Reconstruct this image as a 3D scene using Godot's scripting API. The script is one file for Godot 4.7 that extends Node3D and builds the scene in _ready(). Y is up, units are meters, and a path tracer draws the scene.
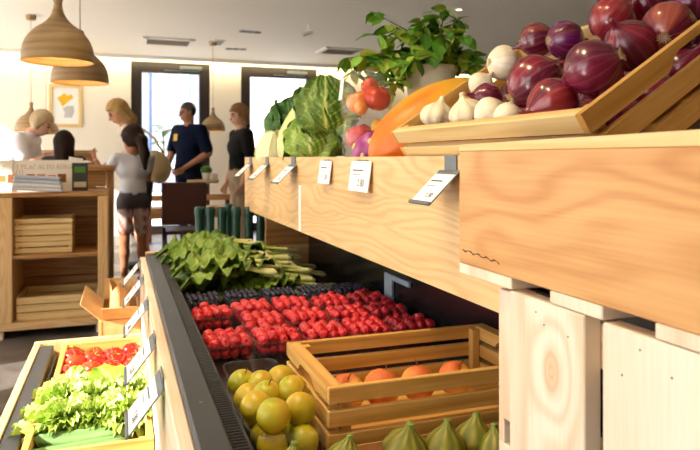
extends Node3D

# ---------------------------------------------------------------- lens and layout
const FPX := 650.0          # focal length in pixels of the 700x450 frame
const VPX := 120.0          # vanishing point of the aisle
const HZ := 158.0           # horizon row
const CH := 1.11            # eye height
var yaw := atan(230.0 / 650.0)
var rng := RandomNumberGenerator.new()
var M := {}
var counts := {}

class MB:
	var v := PackedVector3Array()
	var n := PackedVector3Array()
	var uv := PackedVector2Array()
	var c := PackedColorArray()
	var i := PackedInt32Array()
	func vert(p: Vector3, nn: Vector3, t := Vector2.ZERO, col := Color.WHITE) -> int:
		v.append(p); n.append(nn); uv.append(t); c.append(col)
		return v.size() - 1
	func tri(a: int, b: int, d: int) -> void:      # counter-clockwise in, clockwise out
		i.append(a); i.append(d); i.append(b)
	func poly(pts: Array, nn: Vector3, uvs: Array, col := Color.WHITE) -> void:
		var k := v.size()
		for j in pts.size():
			vert(pts[j], nn, uvs[j], col)
		var flip: bool = (pts[1] - pts[0]).cross(pts[2] - pts[0]).dot(nn) < 0.0
		for j in range(1, pts.size() - 1):
			if flip: tri(k, k + j + 1, k + j)
			else: tri(k, k + j, k + j + 1)
	func grid(p: PackedVector3Array, rows: int, cols: int, wrap: bool, uvs := Vector2.ONE, cs := PackedColorArray(), flip := false) -> void:
		# rows of cols points; smooth normals; outside faces lie where (column step) x (row step) points
		var k := v.size()
		for r in rows:
			for q in cols:
				var ql := q - 1
				var qr := q + 1
				if wrap:
					ql = (q - 1 + cols - 1) % (cols - 1) if q == 0 else q - 1
					qr = 1 if q == cols - 1 else q + 1
				else:
					ql = maxi(ql, 0); qr = mini(qr, cols - 1)
				var du := p[r * cols + qr] - p[r * cols + ql]
				if du.length_squared() < 1e-14:
					var ro := r + 1 if r == 0 else r - 1
					du = p[ro * cols + qr] - p[ro * cols + ql]
				var dv := p[mini(r + 1, rows - 1) * cols + q] - p[maxi(r - 1, 0) * cols + q]
				var nn := du.cross(dv)
				if nn.length_squared() < 1e-20: nn = Vector3.UP
				nn = nn.normalized() * (-1.0 if flip else 1.0)
				vert(p[r * cols + q], nn, Vector2(float(q) / (cols - 1), float(r) / (rows - 1)) * uvs, cs[r * cols + q] if cs.size() else Color.WHITE)
		for r in rows - 1:
			for q in cols - 1:
				var a := k + r * cols + q
				if flip:
					tri(a, a + cols + 1, a + 1); tri(a, a + cols, a + cols + 1)
				else:
					tri(a, a + 1, a + cols + 1); tri(a, a + cols + 1, a + cols)
	func mesh() -> ArrayMesh:
		var arr := []
		arr.resize(Mesh.ARRAY_MAX)
		arr[Mesh.ARRAY_VERTEX] = v; arr[Mesh.ARRAY_NORMAL] = n; arr[Mesh.ARRAY_TEX_UV] = uv; arr[Mesh.ARRAY_COLOR] = c; arr[Mesh.ARRAY_INDEX] = i
		var m := ArrayMesh.new()
		m.add_surface_from_arrays(Mesh.PRIMITIVE_TRIANGLES, arr)
		return m

# ---------------------------------------------------------------- pixels to points
func ray(u: float, w: float) -> Vector3:
	var f := Vector3(sin(yaw), 0, -cos(yaw))
	var r := Vector3(cos(yaw), 0, sin(yaw))
	return f + r * ((u - 350.0) / FPX) + Vector3.UP * ((HZ - w) / FPX)
func eye() -> Vector3: return Vector3(0, CH, 0)
func on_plane(u: float, w: float, p: Vector3, nn: Vector3) -> Vector3:
	var d := ray(u, w)
	return eye() + d * ((p - eye()).dot(nn) / d.dot(nn))
func on_y(u: float, w: float, y: float) -> Vector3: return on_plane(u, w, Vector3(0, y, 0), Vector3.UP)
func on_x(u: float, w: float, x: float) -> Vector3: return on_plane(u, w, Vector3(x, 0, 0), Vector3.RIGHT)
func on_d(u: float, w: float, dd: float) -> Vector3: return on_plane(u, w, Vector3(0, 0, -dd), Vector3.BACK)
func at_depth(u: float, w: float, t: float) -> Vector3: return eye() + ray(u, w) * t

# ---------------------------------------------------------------- nodes
func numbered(called: String) -> String:
	if not counts.has(called):
		counts[called] = 0
		return called
	counts[called] += 1
	return "%s_%03d" % [called, counts[called]]
func tag(o: Node3D, label: String, category: String, group := "") -> Node3D:
	o.set_meta("label", label); o.set_meta("category", category)
	if group != "": o.set_meta("group", group)
	return o
func thing(called: String, label: String, category: String, at := Vector3.ZERO, turn := 0.0, group := "") -> Node3D:
	var o := Node3D.new()
	o.name = numbered(called); add_child(o)
	o.position = at; o.rotation.y = turn
	return tag(o, label, category, group)
func part(parent: Node3D, called: String, m, mat: Material, xf := Transform3D.IDENTITY) -> MeshInstance3D:
	var o := MeshInstance3D.new()
	o.name = called
	o.mesh = m.mesh() if m is MB else m
	o.material_override = mat
	o.transform = xf
	o.cast_shadow = GeometryInstance3D.SHADOW_CASTING_SETTING_ON
	parent.add_child(o, true)
	return o
func single(called: String, m, mat: Material, label: String, category: String, at := Transform3D.IDENTITY, group := "") -> MeshInstance3D:
	var o := part(self, numbered(called), m, mat, at)
	tag(o, label, category, group)
	return o
func struct(called: String, m, mat: Material, at := Transform3D.IDENTITY) -> MeshInstance3D:
	var o := part(self, called, m, mat, at)
	o.set_meta("kind", "structure")
	return o
func T(p: Vector3, b := Basis.IDENTITY) -> Transform3D: return Transform3D(b, p)
func rot(x: float, y: float, z: float) -> Basis: return Basis.from_euler(Vector3(x, y, z))

# ---------------------------------------------------------------- shapes
func board(mb: MB, xf: Transform3D, size: Vector3, bev := 0.0015, seedv := -1.0, col := Color.WHITE) -> void:
	var h := size * 0.5
	bev = minf(bev, minf(h.x, minf(h.y, h.z)) * 0.6)
	var g := size.max_axis_index()
	var ua := rng.randf() if seedv < 0.0 else fmod(seedv * 0.618, 1.0)
	var ub := rng.randf() if seedv < 0.0 else fmod(seedv * 0.371, 1.0)
	var uo := Vector2(ua * maxf(0.0, 1.0 - size[g] / 2.4), ub)
	var face_uv := func(p: Vector3, ax: int) -> Vector2:
		var b1 := (ax + 1) % 3
		var b2 := (ax + 2) % 3
		if ax == g: return Vector2((p[b1] + h[b1]) / 2.4 * 0.3, (p[b2] + h[b2]) / 0.6) + uo
		var o := b1 if b2 == g else b2
		return Vector2((p[g] + h[g]) / 2.4, (p[o] + h[o] + ax * 0.11) / 0.6) + uo
	for ax in 3:
		for s in [-1.0, 1.0]:
			var b1 := (ax + 1) % 3
			var b2 := (ax + 2) % 3
			var pts := []
			var uvs := []
			for q in [[-1, -1], [1, -1], [1, 1], [-1, 1]]:
				var p := Vector3.ZERO
				p[ax] = s * h[ax]; p[b1] = q[0] * (h[b1] - bev); p[b2] = q[1] * (h[b2] - bev)
				uvs.append(face_uv.call(p, ax)); pts.append(xf * p)
			var nn := Vector3.ZERO
			nn[ax] = s
			mb.poly(pts, (xf.basis * nn).normalized(), uvs, col)
	if bev <= 0.0: return
	for ax in 3:
		var b1 := (ax + 1) % 3
		var b2 := (ax + 2) % 3
		for s1 in [-1.0, 1.0]:
			for s2 in [-1.0, 1.0]:
				var pts := []
				var uvs := []
				for q in [[-1, 0], [1, 0], [1, 1], [-1, 1]]:
					var p := Vector3.ZERO
					p[ax] = q[0] * (h[ax] - bev)
					p[b1] = s1 * (h[b1] - (bev if q[1] == 1 else 0.0))
					p[b2] = s2 * (h[b2] - (0.0 if q[1] == 1 else bev))
					uvs.append(face_uv.call(p, b1)); pts.append(xf * p)
				var nn := Vector3.ZERO
				nn[b1] = s1; nn[b2] = s2
				mb.poly(pts, (xf.basis * nn).normalized(), uvs, col)
	for sx in [-1.0, 1.0]:
		for sy in [-1.0, 1.0]:
			for sz in [-1.0, 1.0]:
				var a := Vector3(sx * h.x, sy * (h.y - bev), sz * (h.z - bev))
				var b := Vector3(sx * (h.x - bev), sy * h.y, sz * (h.z - bev))
				var d := Vector3(sx * (h.x - bev), sy * (h.y - bev), sz * h.z)
				mb.poly([xf * a, xf * b, xf * d], (xf.basis * Vector3(sx, sy, sz)).normalized(), [face_uv.call(a, 0), face_uv.call(b, 0), face_uv.call(d, 0)], col)
func box(lo: Vector3, hi: Vector3, bev := 0.0015, seedv := -1.0) -> MB:
	var mb := MB.new()
	board(mb, T((lo + hi) * 0.5), (hi - lo).abs(), bev, seedv)
	return mb
func boxw(x0: float, x1: float, h0: float, h1: float, d0: float, d1: float, bev := 0.0015, seedv := -1.0) -> MB:
	# a box given by aisle offset x, drop below the eye h and distance d
	return box(Vector3(minf(x0, x1), CH - maxf(h0, h1), -maxf(d0, d1)), Vector3(maxf(x0, x1), CH - minf(h0, h1), -minf(d0, d1)), bev, seedv)
func extrude(mb: MB, pts: PackedVector2Array, depth: float, xf := Transform3D.IDENTITY) -> void:
	# outline in x,y; thickness along z, centred
	var poly := pts
	if Geometry2D.is_polygon_clockwise(poly):
		poly = poly.duplicate(); poly.reverse()
	var tr := Geometry2D.triangulate_polygon(poly)
	var uo := Vector2(rng.randf() * 0.6, rng.randf())
	for s in [1.0, -1.0]:
		var k := mb.v.size()
		for p in poly:
			mb.vert(xf * Vector3(p.x, p.y, s * depth * 0.5), (xf.basis * Vector3(0, 0, s)).normalized(), Vector2(p.x / 2.4, p.y / 0.6) + uo)
		for q in range(0, tr.size(), 3):
			var a := poly[tr[q]]
			var b := poly[tr[q + 1]]
			var d := poly[tr[q + 2]]
			var ccw := (b - a).cross(d - a) > 0.0
			if ccw == (s > 0.0): mb.tri(k + tr[q], k + tr[q + 1], k + tr[q + 2])
			else: mb.tri(k + tr[q], k + tr[q + 2], k + tr[q + 1])
	for q in poly.size():
		var a := poly[q]
		var b := poly[(q + 1) % poly.size()]
		var e := b - a
		if e.length_squared() < 1e-12: continue
		var nn := Vector3(e.y, -e.x, 0).normalized()
		mb.poly([xf * Vector3(a.x, a.y, depth * 0.5), xf * Vector3(a.x, a.y, -depth * 0.5), xf * Vector3(b.x, b.y, -depth * 0.5), xf * Vector3(b.x, b.y, depth * 0.5)], (xf.basis * nn).normalized(), [Vector2(a.x / 2.4, 0.0) + uo, Vector2(a.x / 2.4, depth / 0.6) + uo, Vector2(b.x / 2.4, depth / 0.6) + uo, Vector2(b.x / 2.4, 0) + uo])
func lathe(mb: MB, prof: Array, seg := 20, xf := Transform3D.IDENTITY, bend = null, colf = null) -> void:
	# prof: Vector2(radius, y) from the bottom upwards on the outside
	var pts := PackedVector3Array()
	var cs := PackedColorArray()
	for r in prof.size():
		for q in seg + 1:
			var a := TAU * (q % seg) / seg
			var p := Vector3(prof[r].x * cos(a), prof[r].y, -prof[r].x * sin(a))
			if bend != null: p = bend.call(p, float(r) / (prof.size() - 1), a)
			pts.append(xf * p)
			cs.append(colf.call(p, float(r) / (prof.size() - 1), a) if colf != null else Color.WHITE)
	mb.grid(pts, prof.size(), seg + 1, true, Vector2.ONE, cs)
func smooth_prof(keys: Array, steps := 4) -> Array:
	# Catmull-Rom through the given Vector2 points
	var o := []
	for k in keys.size() - 1:
		var p0: Vector2 = keys[maxi(k - 1, 0)]
		var p3: Vector2 = keys[mini(k + 2, keys.size() - 1)]
		var p1: Vector2 = keys[k]
		var p2: Vector2 = keys[k + 1]
		for s in steps:
			var q := p1.cubic_interpolate(p2, p0, p3, float(s) / steps)
			q.x = maxf(q.x, 0.0)
			o.append(q)
	o.append(keys[keys.size() - 1])
	return o
func ellipsoid(mb: MB, c: Vector3, r: Vector3, seg := 16, rings := 10, b := Basis.IDENTITY, bend = null, colf = null) -> void:
	var prof := []
	for k in rings + 1:
		var a := -PI / 2 + PI * k / rings
		prof.append(Vector2(maxf(cos(a), 0.0), sin(a)))
	lathe(mb, prof, seg, Transform3D(b * Basis.from_scale(r), c), bend, colf)
func tube(mb: MB, path: Array, radii: Array, seg := 8, col := Color.WHITE, caps := true) -> void:
	var pts := PackedVector3Array()
	var cs := PackedColorArray()
	var ref := Vector3.UP
	var d0: Vector3 = (path[1] - path[0]).normalized()
	if absf(d0.dot(ref)) > 0.9: ref = Vector3.RIGHT
	var x := d0.cross(ref).normalized()
	var P := path.duplicate()
	var R := radii.duplicate()
	if caps:
		P.insert(0, path[0]); R.insert(0, 0.0); P.append(path[path.size() - 1]); R.append(0.0)
	for k in P.size():
		var a: Vector3 = P[maxi(k - 1, 0)]
		var b: Vector3 = P[mini(k + 1, P.size() - 1)]
		var d := (b - a)
		d = d.normalized() if d.length() > 1e-7 else d0
		x = (x - d * x.dot(d)).normalized()
		var y := d.cross(x)
		for q in seg + 1:
			var an := TAU * (q % seg) / seg
			pts.append(P[k] + (x * cos(an) + y * sin(an)) * R[k])
			cs.append(col)
	mb.grid(pts, P.size(), seg + 1, true, Vector2.ONE, cs)
func leaf(len_: float, wid: float, rows := 9, cols := 7, droop := 0.4, fold := 0.25, frill := 0.0, waves := 5.0, sd := 0.0, edge := Color.WHITE, rib := Color.WHITE, wpow := 0.8) -> MB:
	# a blade growing along +z from the origin, upper side +y; veins fold it a little
	var mb := MB.new()
	var pts := PackedVector3Array()
	var cs := PackedColorArray()
	for r in rows:
		var t := float(r) / (rows - 1)
		var w := wid * 0.5 * pow(sin(PI * clampf(t * 0.93 + 0.035, 0.0, 1.0)), wpow) * (1.15 - 0.3 * t)
		var ang := droop * t
		for q in cols:
			var s := 2.0 * q / (cols - 1) - 1.0
			var e := absf(s)
			var ph := t * waves * TAU + sd + (2.0 if s > 0 else 0.0)
			var y := fold * e * w + frill * pow(e, 2.0) * sin(ph) - len_ * droop * 0.5 * t * t
			var x := s * w * (1.0 + frill * 3.0 * sin(ph * 1.7 + 1.0) * e)
			pts.append(Vector3(x, y + 0.03 * wid * sin(e * 7.0 + t * 16.0) * (1.0 - e), len_ * (t - 0.12 * ang * t * t)))
			var k := 1.0 - smoothstep(0.05, 0.32, e)
			cs.append(edge.lerp(rib, k))
	mb.grid(pts, rows, cols, false, Vector2.ONE, cs, true)
	return mb

# ---------------------------------------------------------------- materials
func mat(col: Color, rough := 0.6, metal := 0.0) -> StandardMaterial3D:
	var m := StandardMaterial3D.new()
	m.albedo_color = col; m.roughness = rough; m.metallic = metal
	return m
func vmat(rough := 0.6, tint := Color.WHITE) -> StandardMaterial3D:
	var m := mat(tint, rough)
	m.vertex_color_use_as_albedo = true
	return m
func tex_mat(t: Texture2D, rough := 0.5) -> StandardMaterial3D:
	var m := mat(Color.WHITE, rough)
	m.albedo_texture = t
	return m
func lin(r: int, g: int, b: int) -> Color: return Color8(r, g, b).srgb_to_linear()
func wood_tex(sd: int, light: Color, dark: Color, rings: float, warp: float, streak: float, knots := [], stretch := Vector2(0.8, 7.0), rw := 0.42, w := 640, h := 256) -> ImageTexture:
	var a := FastNoiseLite.new()
	a.seed = sd; a.frequency = 1.0; a.fractal_octaves = 3
	var b := FastNoiseLite.new()
	b.seed = sd + 7; b.frequency = 1.0; b.fractal_octaves = 2
	var im := Image.create(w, h, false, Image.FORMAT_RGB8)
	for y in h:
		var vm := 0.6 * y / h
		for x in w:
			var um := 2.4 * x / w
			var n1 := a.get_noise_2d(um * stretch.x, vm * stretch.y)
			var f := vm * rings + n1 * warp
			var dark_k := 0.0
			for k in knots:
				var du: float = (um - k[0]) / 1.7
				var dv: float = vm - k[1]
				var dd: float = sqrt(du * du + dv * dv)
				var near: float = exp(-dd * dd / (k[2] * k[2] * 1.3))
				f = lerpf(f, dd * 170.0 + n1, near)
				if dd < k[2] * 0.95: dark_k = maxf(dark_k, 0.55 * (1.0 - smoothstep(k[2] * 0.3, k[2], dd)) + 0.1)
			var ring := 0.5 + 0.5 * sin(f * TAU)
			ring = ring * ring
			var st := b.get_noise_2d(um * 5.0, vm * 260.0) * streak
			var t := clampf(ring * rw + st + n1 * 0.28 + 0.12 + dark_k, 0.0, 1.0)
			im.set_pixel(x, y, light.lerp(dark, t))
	im.generate_mipmaps()
	return ImageTexture.create_from_image(im)
func noise_tex(sd: int, stops: Array, freq: float, oct := 4, size := 256, warp := 0.0) -> NoiseTexture2D:
	var t := NoiseTexture2D.new()
	var nz := FastNoiseLite.new()
	nz.seed = sd; nz.frequency = freq; nz.fractal_octaves = oct
	if warp > 0.0:
		nz.domain_warp_enabled = true; nz.domain_warp_amplitude = warp; nz.domain_warp_frequency = freq
	t.noise = nz; t.width = size; t.height = size; t.seamless = true
	var g := Gradient.new()
	var off := PackedFloat32Array()
	var cols := PackedColorArray()
	for s in stops:
		off.append(s[0]); cols.append(s[1])
	g.offsets = off; g.colors = cols
	t.color_ramp = g
	return t
func bump(m: StandardMaterial3D, sd: int, freq: float, cm: float, scale := 1.0, tri := false) -> StandardMaterial3D:
	m.heightmap_enabled = true
	m.heightmap_texture = noise_tex(sd, [[0.0, Color.BLACK], [1.0, Color.WHITE]], freq)
	m.heightmap_scale = cm
	if tri:
		m.uv1_triplanar = true; m.uv1_scale = Vector3.ONE * scale
	return m
func stripes_tex(sd: int, base: Color, line: Color, patch: Color, n: float, sharp: float, low: Color, high: Color) -> ImageTexture:
	# skin of an onion, fig or shallot: u runs round, v from root to neck
	var im := Image.create(256, 128, false, Image.FORMAT_RGB8)
	var a := FastNoiseLite.new()
	a.seed = sd; a.frequency = 0.02; a.fractal_octaves = 3
	for y in 128:
		var v := y / 127.0
		for x in 256:
			var ang := TAU * x / 256.0
			var px := cos(ang) * 42.0
			var pz := sin(ang) * 42.0
			var n1 := a.get_noise_3d(px, v * 20.0, pz)
			var n2 := a.get_noise_3d(px * 5.0, v * 6.0 + 90.0, pz * 5.0)
			var s := pow(0.5 + 0.5 * sin(ang * n + n1 * 2.5), sharp)
			var c := base.lerp(patch, clampf(n1 * 1.6 + 0.3, 0.0, 1.0))
			c = c.lerp(line, clampf(s * 0.28 + n2 * 0.3, 0.0, 0.6))
			c = c.lerp(low, 1.0 - smoothstep(0.03, 0.13, v + n2 * 0.05))
			c = c.lerp(high, smoothstep(0.86, 0.99, v + n2 * 0.05))
			im.set_pixel(x, y, c)
	im.generate_mipmaps()
	return ImageTexture.create_from_image(im)
func clear(alpha: float, col := Color(0.95, 0.97, 0.97), rough := 0.05) -> StandardMaterial3D:
	var m := mat(Color(col.r, col.g, col.b, alpha), rough)
	m.transparency = BaseMaterial3D.TRANSPARENCY_ALPHA
	m.metallic_specular = 0.34
	return m
func make_materials() -> void:
	M.ply = tex_mat(wood_tex(11, Color8(220, 172, 112), Color8(178, 110, 50), 10.0, 3.4, 0.16, [], Vector2(1.3, 4.5), 0.32), 0.45)
	M.shelfwood = tex_mat(wood_tex(23, Color8(234, 200, 146), Color8(194, 140, 76), 42.0, 4.2, 0.16, [], Vector2(0.9, 4.0), 0.3), 0.45)
	M.pale = tex_mat(wood_tex(31, Color8(243, 230, 210), Color8(214, 180, 140), 11.0, 1.0, 0.16, [[0.17, 0.061, 0.022], [0.95, 0.30, 0.016], [1.7, 0.46, 0.018]]), 0.5)
	M.crate = tex_mat(wood_tex(41, Color8(228, 184, 104), Color8(176, 118, 42), 26.0, 1.2, 0.2), 0.5)
	M.cratepale = tex_mat(wood_tex(53, Color8(240, 214, 156), Color8(206, 164, 96), 24.0, 1.0, 0.16), 0.5)
	M.oak = tex_mat(wood_tex(61, Color8(188, 144, 90), Color8(128, 84, 42), 22.0, 1.6, 0.22), 0.5)
	M.lampwood = tex_mat(wood_tex(71, Color8(176, 146, 102), Color8(134, 104, 66), 30.0, 1.0, 0.2), 0.55)
	M.darkwood = mat(Color8(70, 34, 22), 0.45)
	M.black = mat(Color8(26, 27, 29), 0.4)
	M.rail = mat(Color8(50, 54, 58), 0.42)
	M.blackgloss = mat(Color8(22, 20, 22), 0.22)
	M.steel = mat(Color8(120, 132, 140), 0.35, 0.6)
	M.clip = mat(Color8(104, 112, 116), 0.5)
	M.card = mat(Color8(246, 246, 244), 0.6)
	M.ink = mat(Color8(60, 58, 60), 0.8)
	M.inklight = mat(Color8(150, 150, 152), 0.8)
	M.pet = clear(0.035)
	M.film = clear(0.07)
	M.glass = clear(0.06)
	M.wall = mat(Color8(250, 244, 228), 0.85)
	M.panelling = tex_mat(noise_tex(8, [[0.0, Color8(92, 66, 42)], [1.0, Color8(120, 88, 56)]], 0.02), 0.7)
	M.panelling.uv1_triplanar = true; M.panelling.uv1_scale = Vector3.ONE
	M.ceiling = mat(Color8(246, 240, 228), 0.9)
	M.frame = mat(Color8(38, 30, 26), 0.45)
	M.white = mat(Color8(238, 236, 230), 0.6)
	M.grey = mat(Color8(150, 150, 150), 0.5)
	M.concrete = tex_mat(noise_tex(3, [[0.0, Color8(214, 210, 202)], [1.0, Color8(232, 229, 222)]], 0.02), 0.9)
	M.concrete.uv1_triplanar = true; M.concrete.uv1_world_triplanar = true; M.concrete.uv1_scale = Vector3.ONE * 0.3
	M.floor = tex_mat(noise_tex(4, [[0.0, Color8(84, 80, 78)], [0.5, Color8(104, 100, 97)], [1.0, Color8(124, 119, 115)]], 0.012, 5, 512), 0.32)
	M.floor.uv1_triplanar = true; M.floor.uv1_world_triplanar = true; M.floor.uv1_scale = Vector3.ONE * 0.7
	M.carton = tex_mat(noise_tex(6, [[0.0, Color8(196, 150, 96)], [1.0, Color8(216, 172, 116)]], 0.03), 0.8)
	M.carton.uv1_triplanar = true; M.carton.uv1_scale = Vector3.ONE * 3.0
	M.veg = vmat(0.5)
	M.leafy = vmat(0.42)
	M.leafy.backlight = Color(0.45, 0.5, 0.2)
	M.lettuce = vmat(0.5)
	M.lettuce.backlight = Color(0.5, 0.6, 0.25)
	M.people = vmat(0.8)
	M.people.metallic_specular = 0.2
	M.hair = vmat(0.6)
	M.hair.metallic_specular = 0.2

# ---------------------------------------------------------------- scene
func _ready() -> void:
	rng.seed = 20240
	# camera: level, turned right of the aisle, lens shifted down
	var cam := Camera3D.new()
	cam.name = "camera"
	add_child(cam)
	cam.position = eye()
	cam.rotation.y = -yaw
	cam.projection = Camera3D.PROJECTION_FRUSTUM
	cam.near = 0.05; cam.far = 200.0
	cam.size = 450.0 / FPX * 0.05
	cam.frustum_offset = Vector2(0, (HZ - 225.0) / FPX * 0.05)
	var lens := CameraAttributesPhysical.new()
	lens.frustum_focal_length = 33.0; lens.frustum_focus_distance = 1.15; lens.exposure_aperture = 9.0
	lens.frustum_near = 0.05; lens.frustum_far = 200.0
	cam.attributes = lens
	cam.projection = Camera3D.PROJECTION_FRUSTUM
	cam.near = 0.05; cam.far = 200.0
	cam.size = 450.0 / FPX * 0.05
	cam.current = true
	# sky, sun and exposure
	var env := Environment.new()
	env.background_mode = Environment.BG_SKY
	var sm := ProceduralSkyMaterial.new()
	sm.sky_top_color = Color(0.86, 0.88, 0.94); sm.sky_horizon_color = Color(1.0, 0.97, 0.92)
	sm.ground_horizon_color = Color(0.8, 0.8, 0.78); sm.ground_bottom_color = Color(0.6, 0.6, 0.58)
	sm.sun_angle_max = 1.0
	var sky := Sky.new()
	sky.sky_material = sm
	env.sky = sky
	env.background_energy_multiplier = 2.2
	env.tonemap_mode = Environment.TONE_MAPPER_LINEAR
	env.tonemap_exposure = 2.35
	env.sdfgi_enabled = true; env.ssao_enabled = true; env.ssil_enabled = true
	var we := WorldEnvironment.new()
	we.name = "world"; we.environment = env
	add_child(we)
	var sun := DirectionalLight3D.new()
	sun.name = "sun"
	add_child(sun)
	sun.look_at_from_position(Vector3.ZERO, Vector3(0.74, -0.46, -0.25))
	sun.light_color = Color(1.0, 0.96, 0.9); sun.light_energy = 2.5; sun.light_angular_distance = 0.6; sun.shadow_enabled = true
	make_materials()
	room()
	outside()
	fixture()
	far_furniture()
	ceiling_things()
	lamps()
	lower_tier()
	berry_bed()
	top_shelf()
	onion_crate()
	people()

const WD := 9.8       # distance of the back wall
const CY := 2.56      # ceiling
const LX := -2.7      # window wall
const RX := 9.0
const BD := -2.6      # wall behind the camera

func room() -> void:
	struct("floor", box(Vector3(LX - 0.3, -0.2, -WD - 0.3), Vector3(RX + 0.3, 0, -BD + 0.3), 0), M.floor)
	struct("ceiling", box(Vector3(LX - 0.3, CY, -WD - 0.3), Vector3(RX + 0.3, CY + 0.25, -BD + 0.3), 0), M.ceiling)
	struct("wall_right", box(Vector3(RX, 0, -WD), Vector3(RX + 0.3, CY, -BD), 0), M.panelling)
	struct("wall_rear", box(Vector3(LX - 0.3, 0, -BD), Vector3(RX + 0.3, CY, -BD + 0.3), 0), M.panelling)
	# back wall with two glazed door openings
	var xs := []
	for u in [131.0, 210.0, 241.0, 317.0]: xs.append(on_d(u, 100, WD).x)
	var top := on_d(170, 62.5, WD).y
	var w := MB.new()
	for a in [[LX - 0.3, xs[0]], [xs[1], xs[2]], [xs[3], RX + 0.3]]:
		board(w, T(Vector3((a[0] + a[1]) * 0.5, CY * 0.5, -WD - 0.15)), Vector3(a[1] - a[0], CY, 0.3), 0)
	for a in [[xs[0], xs[1]], [xs[2], xs[3]]]:
		board(w, T(Vector3((a[0] + a[1]) * 0.5, (CY + top) * 0.5, -WD - 0.15)), Vector3(a[1] - a[0], CY - top, 0.3), 0)
	struct("wall_back", w, M.wall)
	for k in 2:
		var x0: float = xs[k * 2]
		var x1: float = xs[k * 2 + 1]
		var dn := Node3D.new()
		dn.name = "door_%d" % (k + 1)
		add_child(dn)
		dn.position = Vector3((x0 + x1) * 0.5, 0, -WD - 0.1)
		dn.set_meta("kind", "structure")
		var wd := x1 - x0
		var fw := 0.15
		for s in [-1.0, 1.0]:
			part(dn, "frame_stile", box(Vector3(s * wd * 0.5 - (fw if s > 0 else 0.0), 0, -0.05), Vector3(s * wd * 0.5 + (0.0 if s > 0 else fw), top, 0.07), 0.004), M.frame)
		part(dn, "frame_head", box(Vector3(-wd * 0.5 + fw, top - fw, -0.05), Vector3(wd * 0.5 - fw, top, 0.07), 0.004), M.frame)
		part(dn, "frame_sill", box(Vector3(-wd * 0.5 + fw, 0, -0.05), Vector3(wd * 0.5 - fw, 0.12, 0.07), 0.004), M.frame)
		part(dn, "pane", box(Vector3(-wd * 0.5 + fw, 0.12, 0), Vector3(wd * 0.5 - fw, top - fw, 0.008), 0), M.glass)
		var cl := part(dn, "door_closer", box(Vector3(0.12, top - 0.10, 0.07), Vector3(0.44, top - 0.045, 0.12), 0.008), M.steel)
		part(cl, "closer_arm", box(Vector3(-0.1, top - 0.125, 0.08), Vector3(0.4, top - 0.11, 0.1), 0.003), M.steel)
		var hb := MB.new()
		tube(hb, [Vector3(-wd * 0.5 + 0.09, 0.95, 0.12), Vector3(-wd * 0.5 + 0.09, 1.35, 0.12)], [0.014, 0.014], 8)
		part(dn, "handle", hb, M.steel)
	# window wall on the street side; unseen, piers spaced to shade shelf and floor
	var lw := MB.new()
	var piers := [-2.6, -1.5, 0.2, 0.3, 1.72, 2.66, 3.2, 3.72, 5.6, 5.75, 7.6, 7.75, 9.55, 9.8]
	board(lw, T(Vector3(LX - 0.15, 0.06, (-WD + -BD) * 0.5)), Vector3(0.3, 0.12, WD - BD), 0)
	board(lw, T(Vector3(LX - 0.15, CY - 0.04, (-WD + -BD) * 0.5)), Vector3(0.3, 0.08, WD - BD), 0)
	for k in range(0, piers.size(), 2):
		board(lw, T(Vector3(LX - 0.15, CY * 0.5, -(piers[k] + piers[k + 1]) * 0.5)), Vector3(0.3, CY - 0.2, piers[k + 1] - piers[k]), 0)
	struct("wall_left", lw, M.wall)
	for k in range(1, piers.size() - 1, 2):
		var wn := Node3D.new()
		wn.name = "window_%d" % ((k + 1) / 2)
		add_child(wn)
		wn.set_meta("kind", "structure")
		wn.position = Vector3(LX - 0.15, 0.12, -(piers[k] + piers[k + 1]) * 0.5)
		var hw: float = (piers[k + 1] - piers[k]) * 0.5
		var hh := CY - 0.2
		for s in [-1.0, 1.0]:
			part(wn, "frame_stile", box(Vector3(-0.03, 0, s * hw - 0.025), Vector3(0.03, hh, s * hw + 0.025), 0.003), M.frame)
		part(wn, "frame_sill", box(Vector3(-0.03, 0, -hw + 0.025), Vector3(0.03, 0.05, hw - 0.025), 0.003), M.frame)
		part(wn, "frame_head", box(Vector3(-0.03, hh - 0.05, -hw + 0.025), Vector3(0.03, hh, hw - 0.025), 0.003), M.frame)
		part(wn, "pane", box(Vector3(-0.004, 0.05, -hw + 0.025), Vector3(0.004, hh - 0.05, hw - 0.025), 0), M.glass)
	# skirting along the back wall and a warm light cove under the ceiling
	struct("trim_1", box(Vector3(LX, CY - 0.05, -WD + 0.16), Vector3(RX, CY, -WD + 0.175), 0.002), M.white)
	var cove := thing("cove_light", "warm light strip hidden along the top of the back wall", "light", Vector3(0, CY - 0.03, -WD + 0.15))
	part(cove, "led_strip", box(Vector3(LX + 0.1, -0.012, -0.004), Vector3(RX - 0.1, 0.012, 0.008), 0.0), glow(Color(1.0, 0.86, 0.6), 0.5))
	var cl2 := AreaLight3D.new()
	cl2.name = "cove_strip_light"
	cove.add_child(cl2, true)
	cl2.position = Vector3(0.7, -0.005, -0.012)
	cl2.rotation = Vector3(-0.6, 0, 0)
	cl2.area_size = Vector2(RX - LX - 0.3, 0.02)
	cl2.light_color = Color(1.0, 0.9, 0.7); cl2.light_energy = 1.6; cl2.area_range = 14.0; cl2.shadow_enabled = true
	struct("baseboard_back", box(Vector3(LX, 0, -WD), Vector3(xs[0], 0.09, -WD + 0.015), 0.002), M.white)

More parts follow.
